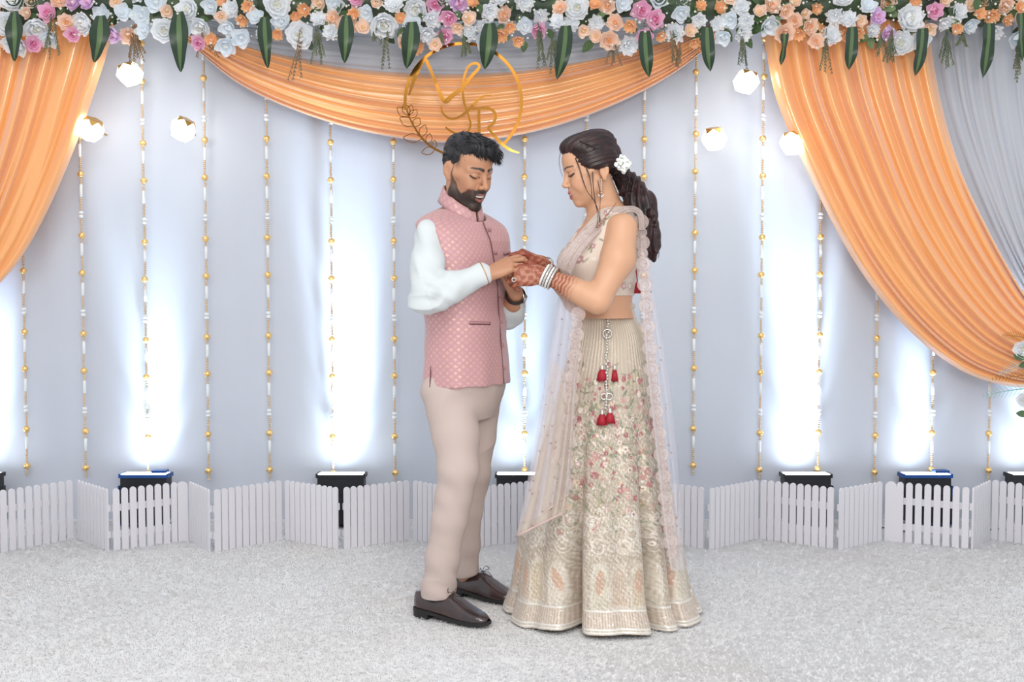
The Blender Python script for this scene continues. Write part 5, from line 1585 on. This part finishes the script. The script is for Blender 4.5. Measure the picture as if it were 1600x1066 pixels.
    for k in range(n):
        x = -W_(.95) + k * .072 + r.uniform(-.014, .014); col = [CR, PE, srgb(214, 206, 184), PE, srgb(206, 184, 150)][k % 5]
        i = pa.near(x, .945, .12)
        if len(i):
            dx = (pa.S[i] - x) / .030; dy = (pa.T[i] - .945) / .075
            arch = sm(1.25, .75, np.abs(dx)) * np.where(dy < 0, sm(1.25, .75, np.hypot(dx, dy)), sm(1.25, .75, dy))
            pa.put(i, arch * .55, col, .05)
            edge = np.abs(np.maximum(np.abs(dx), np.where(dy < 0, np.hypot(dx, dy), dy)) - .95)
            pa.put(i, .35 * sm(.16, .05, edge), SI, .5)
            pa.put(i, arch * .30 * (np.sin(pa.S[i] * 900) > .3), srgb(236, 230, 216), .5)
        if k % 2: pa.leaf(x, .93, .045, .016, 1.5 + .3 * math.sin(k), srgb(204, 168, 144), .05)
    n3 = snoise(np.stack([Sg, Tg, 0 * Sg], 1), 420, 44, 8); n4 = snoise(np.stack([Sg, Tg, 0 * Sg], 1), 60, 45, 6)
    pa.put(np.arange(nu * nv), .45 * sm(.30, .45, Tg) * sm(.3, 1.1, n3), srgb(238, 232, 222), .6)
    pa.put(np.arange(nu * nv), .40 * sm(.24, .34, Tg) * sm(.2, 1.1, -n3), srgb(150, 134, 118), 0)
    pa.put(np.arange(nu * nv), .28 * sm(.3, .5, Tg) * sm(.1, 1.0, n4), srgb(172, 160, 138), 0)
    fr = sm(1.022, 1.030, Tg) * sm(1.085, 1.075, Tg)
    pa.put(np.arange(nu * nv), fr * (.25 + .4 * (np.sin(Sg * 700) > .1)), srgb(224, 208, 194), .5); pa.put(np.arange(nu * nv), fr * .4 * (np.sin(Sg * 700) < -.5), srgb(168, 146, 130), 0)
    for y0 in (1.025, 1.083, 1.093): pa.put(np.arange(nu * nv), sm(.0045, .002, np.abs(Tg - y0)), SI, .6)
    # scattered sequins
    ii = rng.choice(nu * nv, 9000, replace=False); ii = ii[(Tg[ii] > .12)]; pa.C[ii] = np.array(srgb(250, 246, 236)); pa.g[ii] = 1
    skirt = part('lehenga_skirt', V, grid_faces(nu, nv, cu=True), M_skirt, root, cols=pa.C, attrs={'glit': pa.g})
    sd = skirt.modifiers.new('thickness', 'SOLIDIFY'); sd.thickness = .003; sd.offset = -1
    def on_skirt(px, py, off=.004):
        """front surface of the skirt at a place in the photograph"""
        best = None
        tz = P(px, py, YB - .25)[2]; j = int(np.clip(np.searchsorted(v, (zt - tz) / (zt - zz[-1])), 0, nv - 1))
        xs = X[:, j]; i = np.where(np.abs(th) < 1.5)[0]; i = i[np.argmin(np.abs(xs[i] * 1 - P(px, py, Yy[i, j].mean())[0]))]
        return np.array([X[i, j], Yy[i, j] - off, Zz[i, j]])
    mb = MB(); mb.tube([(cx[0] + rx[0] * 1.02 * math.sin(a), YB - ry[0] * 1.02 * math.cos(a), zt) for a in np.linspace(-math.pi, math.pi, 60)], .009, 8); mb.part('waistband', M_blouse if False else mat('waistband_silk', srgb(214, 196, 176), .5), skirt)
    # ---- sheer veil: a front fall and a back fall
    def veil(name, A, B, yA, yB, amp, npl, seed, m, lab=None, nu=70, nv=90, power=1.0):
        a = resample(spline(A, 100), nv); b = resample(spline(B, 100), nv); u = np.linspace(0, 1, nu); V = np.zeros((nu, nv, 3)); vv = np.linspace(0, 1, nv)
        ya = interp1(vv, np.linspace(0, 1, len(yA)), yA); yb = interp1(vv, np.linspace(0, 1, len(yB)), yB)
        h = pleats(u, npl, seed, .9)
        for j in range(nv):
            for i in range(nu):
                q = a[j] + (b[j] - a[j]) * u[i]
                V[i, j] = P(q[0], q[1], ya[j] + (yb[j] - ya[j]) * u[i] - amp * h[i] * (.4 + .6 * vv[j]))
        o = part(name, V.reshape(-1, 3), grid_faces(nu, nv), m, root)
        if lab: o['label'] = lab
        return V, o
    dots = []
    Vf, of = veil('veil_front_fall', [(878, 428), (867, 500), (850, 600), (830, 720), (808, 834)], [(908, 470), (902, 560), (895, 660), (890, 770)],
                  [4.02, 3.98, 3.94, 3.90, 3.86], [3.95, 3.90, 3.86, 3.82], .030, 5, 5, M_net, 'sheer net veil falling over the front of the skirt')
    Vb, ob = veil('veil_back_fall', [(1000, 330), (1003, 430), (1010, 560), (1024, 690), (1036, 800), (1048, 892)], [(1004, 330), (1017, 430), (1040, 560), (1056, 690), (1064, 800), (1070, 890)],
                  [4.02, 3.97, 3.93, 3.88, 3.84, 3.80], [4.04, 4.06, 4.06, 4.06, 4.0, 3.92], .020, 4, 9, M_net, 'sheer net veil hanging from the shoulder down the back')
    Vc, oc = veil('veil_second_layer', [(862, 560), (846, 660), (826, 760), (806, 838)], [(900, 600), (893, 700), (888, 760), (882, 800)],
                  [3.97, 3.93, 3.89, 3.86], [3.88, 3.84, 3.82, 3.80], .030, 4, 15, mat('sheer_net_beige', srgb(212, 196, 182), .7, alpha=.55))
    # shoulder drape of the veil: narrow folded strip over the shoulder to the bust
    Q = [np.array(q) for q in (P(880, 424, 4.0), P(893, 398, 3.985), P(918, 368, 3.99), P(945, 347, 4.02), P(972, 330, 4.03), P(990, 327, 4.02), P(1001, 336, 4.0), P(1003, 360, 3.985))]
    c = resample(spline(Q, 80), 60); Vd = np.zeros((24, 60, 3)); w = np.interp(np.linspace(0, 1, 60), [0, .3, .6, .8, 1], [.032, .026, .017, .013, .010])
    for j in range(60):
        tn = c[min(j + 1, 59)] - c[max(j - 1, 0)]; tn /= np.linalg.norm(tn); sd_ = np.cross(tn, [0, -1, .35]); sd_ /= np.linalg.norm(sd_)
        for i in range(24):
            t = i / 23 * 2 - 1; Vd[i, j] = c[j] + sd_ * w[j] * t + np.array([0, -1, .3]) * (.003 * (1 - t * t) + .0025 * math.sin(9 * t + 1))
    o = part('veil_shoulder_drape', Vd.reshape(-1, 3), grid_faces(24, 60), M_scal, root); o.modifiers.new('thickness', 'SOLIDIFY').thickness = .003
    # scalloped lace border: discs in a row, large and small by turns
    def scallops(path, par, big=.0270, small=.0185):
        p = resample(spline(path, 200), 400); d = np.concatenate([[0], np.cumsum(np.linalg.norm(np.diff(p, axis=0), axis=1))]); s = .01; k = 0
        while s < d[-1]:
            q = big if k % 2 == 0 else small; c = np.array([np.interp(s, d, p[:, a]) for a in range(3)])
            mb = MB(); n = 16
            ring = np.array([[math.cos(a) * q, -.0012, math.sin(a) * q] for a in np.linspace(0, 2 * math.pi, n, endpoint=False)])
            nrm = np.array([r.uniform(-.2, .2), 0, 0])
            Vv = np.concatenate([ring + [0, -.001, 0], ring * .6 + [0, -.001, 0], [[0, -.001, 0]]]) ; Vv[:, 1] += Vv[:, 0] * nrm[0]
            Fv = [[i, (i + 1) % n, (i + 1) % n + n, i + n] for i in range(n)] + [[n + i, n + (i + 1) % n, 2 * n] for i in range(n)]
            mb.add(Vv + c, Fv); o = mb.part('scallop', M_scal, par)
            mb = MB(); [mb.tube(np.concatenate([ring, ring[:1]]) * k2 + c + [0, -.002, 0], .0010, 4, cap=False) for k2 in (1, .55)]; mb.part('scallop_rim', M_scalrim, par)
            s += (big + small) * .86; k += 1
    bl = lambda V, i, j0, j1, off=-.006: [V[i, j] + np.array([0, off, 0]) for j in range(j0, j1, 6)]
    scallops(bl(Vb, 14, 2, 90), ob, .0255, .0175)
    scallops(bl(Vf, 62, 6, 90), of, .0250, .0175)
    hemline = [Vc[i, -1] + np.array([0, -.006, 0]) for i in range(0, 70, 6)]
    mb = MB(); mb.tube(hemline, .0045, 6); mb.part('lace_edge', M_scalrim, oc)
    hemf = [Vf[i, -1] + np.array([0, -.006, 0]) for i in range(34, 70, 5)]
    mb = MB(); mb.tube(hemf, .004, 6); mb.part('lace_edge', M_scalrim, of)
    # tiny motifs strewn on the net, sequins on the lace
    mb = MB()
    for Vv, n in ((Vf, 26), (Vb, 30), (Vc, 20)):
        for k in range(n):
            c = Vv[r.randrange(4, 66), r.randrange(10, 88)] + np.array([0, -.003, 0]); q = r.uniform(.0025, .0045)
            mb.lathe([(.0002, -.001), (q, 0), (.0002, .001)], c, 6, axis=(0, 1, 0))
    tag(mb.part('net_motifs', M_scalrim, of), kind='stuff')
    # ---- waist cord with red tassels
    def tassel(name, x, y, L, w, par):
        a = on_skirt(x, y, .014); mb = MB()
        mb.lathe([(w * .30, 0), (w * .55, -.006), (w * .85, -L * .5), (w, -L), (w * .7, -L - .002), (.001, -L + .004)], a, 14)
        for k in range(22):
            t = k / 22 * 6.28; mb.tube([a + np.array([math.cos(t) * w * .5, math.sin(t) * w * .5, -.008]), a + np.array([math.cos(t) * w * 1.04, math.sin(t) * w * 1.04, -L - r.uniform(0, .006)])], .0016, 4)
        o = mb.part(name, M_red, par); mb = MB(); mb.lathe([(.0015, .016), (.005, .010), (.007, .002), (w * .42, -.004), (w * .3, -.006)], a, 10); mb.part('silver_cap', M_silver, o)
    Q = [on_skirt(x, y, .012) for x, y in ((949, 489), (948, 510), (946, 540), (946, 575), (945, 605), (944, 640))]
    mb = MB(); mb.tube(spline(Q, 40), .0025, 6)
    cord = mb.part('tassel_cord', M_silver, root)
    for q in resample(spline(Q, 60), 34):
        mb = MB(); s = r.uniform(.0045, .007); mb.lathe([(.0002, -s), (s * .8, -s * .5), (s, 0), (s * .8, s * .5), (.0002, s)], q + np.array([r.uniform(-.004, .004), -.003, 0]), 8); mb.part('silver_bead', M_silver, cord)
    for (x, y, q) in ((947, 523, .015), (941, 622, .010), (949, 622, .011)):
        c = on_skirt(x, y, .016); mb = MB(); mb.tube([c + np.array([math.cos(t) * q, 0, math.sin(t) * q]) for t in np.linspace(0, 6.283, 20)], .0032, 6, cap=False); mb.part('ring_charm', M_silver, cord)
    tassel('tassel', 939, 579, .040, .019, cord); tassel('tassel', 958, 579, .042, .012, cord); tassel('tassel', 938, 648, .038, .018, cord); tassel('tassel', 950, 646, .036, .018, cord)
    # back lace tassel of the blouse
    a = P(996, 441, 4.05); mb = MB(); mb.tube([P(994, 420, 4.06), P(995, 432, 4.05), a], .002, 5); mb.lathe([(.004, 0), (.008, -.008), (.013, -.040), (.001, -.036)], a, 12); mb.part('blouse_tassel', M_red, root)
    # ---- jewellery
    band = MAN['band']; ax = wrL - foL; ax /= np.linalg.norm(ax)
    for k, (dx, m) in enumerate(((-.030, M_silver), (-.020, M_whitebead), (-.010, M_silver), (.0, M_whitebead))):
        b = band(wrL + ax * dx, ax, .0365 + .0012 * (k == 3), .0044, m, 'bangle', th=.0038, par=root, oval=.98)
        mb = MB()
        a_ = np.cross(ax, (0, -1, .2)); a_ /= np.linalg.norm(a_); b_ = np.cross(ax, a_)
        for i in range(22):
            t = 2 * math.pi * i / 22; c = wrL + ax * dx + (a_ * math.cos(t) + b_ * math.sin(t) * .98) * .0403
            mb.lathe([(.0002, -.0026), (.0026, 0), (.0002, .0026)], c, 5)
        mb.part('stud', M_silver, b)
    ax = wrR - elR; ax /= np.linalg.norm(ax)
    band(wrR - ax * .02, ax, .033, .006, M_silver, 'bangle', par=root, oval=.98)
    e0 = P(939.5, 281, 4.035); mb = MB()
    for k in range(7): mb.lathe([(.0002, -.004), (.0036, 0), (.0002, .004)], e0 + np.array([0, 0, -.0075 * k]), 7)
    for k in range(9): mb.lathe([(.0002, -.005), (.0022, 0), (.0002, .004)], e0 + np.array([(k - 4) * .0024, -.002, -.055 - .004 * math.cos((k - 4) * .5)]), 6)
    mb.part('earring', M_silver, root)
    c = spline([P(962, 318, 4.06), P(950, 334, 4.02), P(936, 350, 4.00), P(922, 362, 4.02), P(913, 364, 4.06)], 40); mb = MB(); mb.tube(c, .0016, 5)
    for j in range(14, 40, 2): mb.lathe([(.0002, -.006), (.0035, -.001), (.0002, .005)], c[j] + np.array([0, -.003, -.004]), 6)
    mb.part('necklace', mat('rose_gold', srgb(198, 140, 124), .3, metal=.6), root)
    c = P(803, 437, 3.925); mb = MB(); mb.tube([c + np.array([math.cos(t) * .007, -.003, math.sin(t) * .007]) for t in np.linspace(0, 6.283, 16)], .0016, 5, cap=False)
    mb.lathe([(.0002, -.003), (.004, 0), (.0002, .003)], c + np.array([0, -.007, .004]), 6, axis=(0, 1, 0)); mb.part('finger_ring', M_silver, root)
woman()
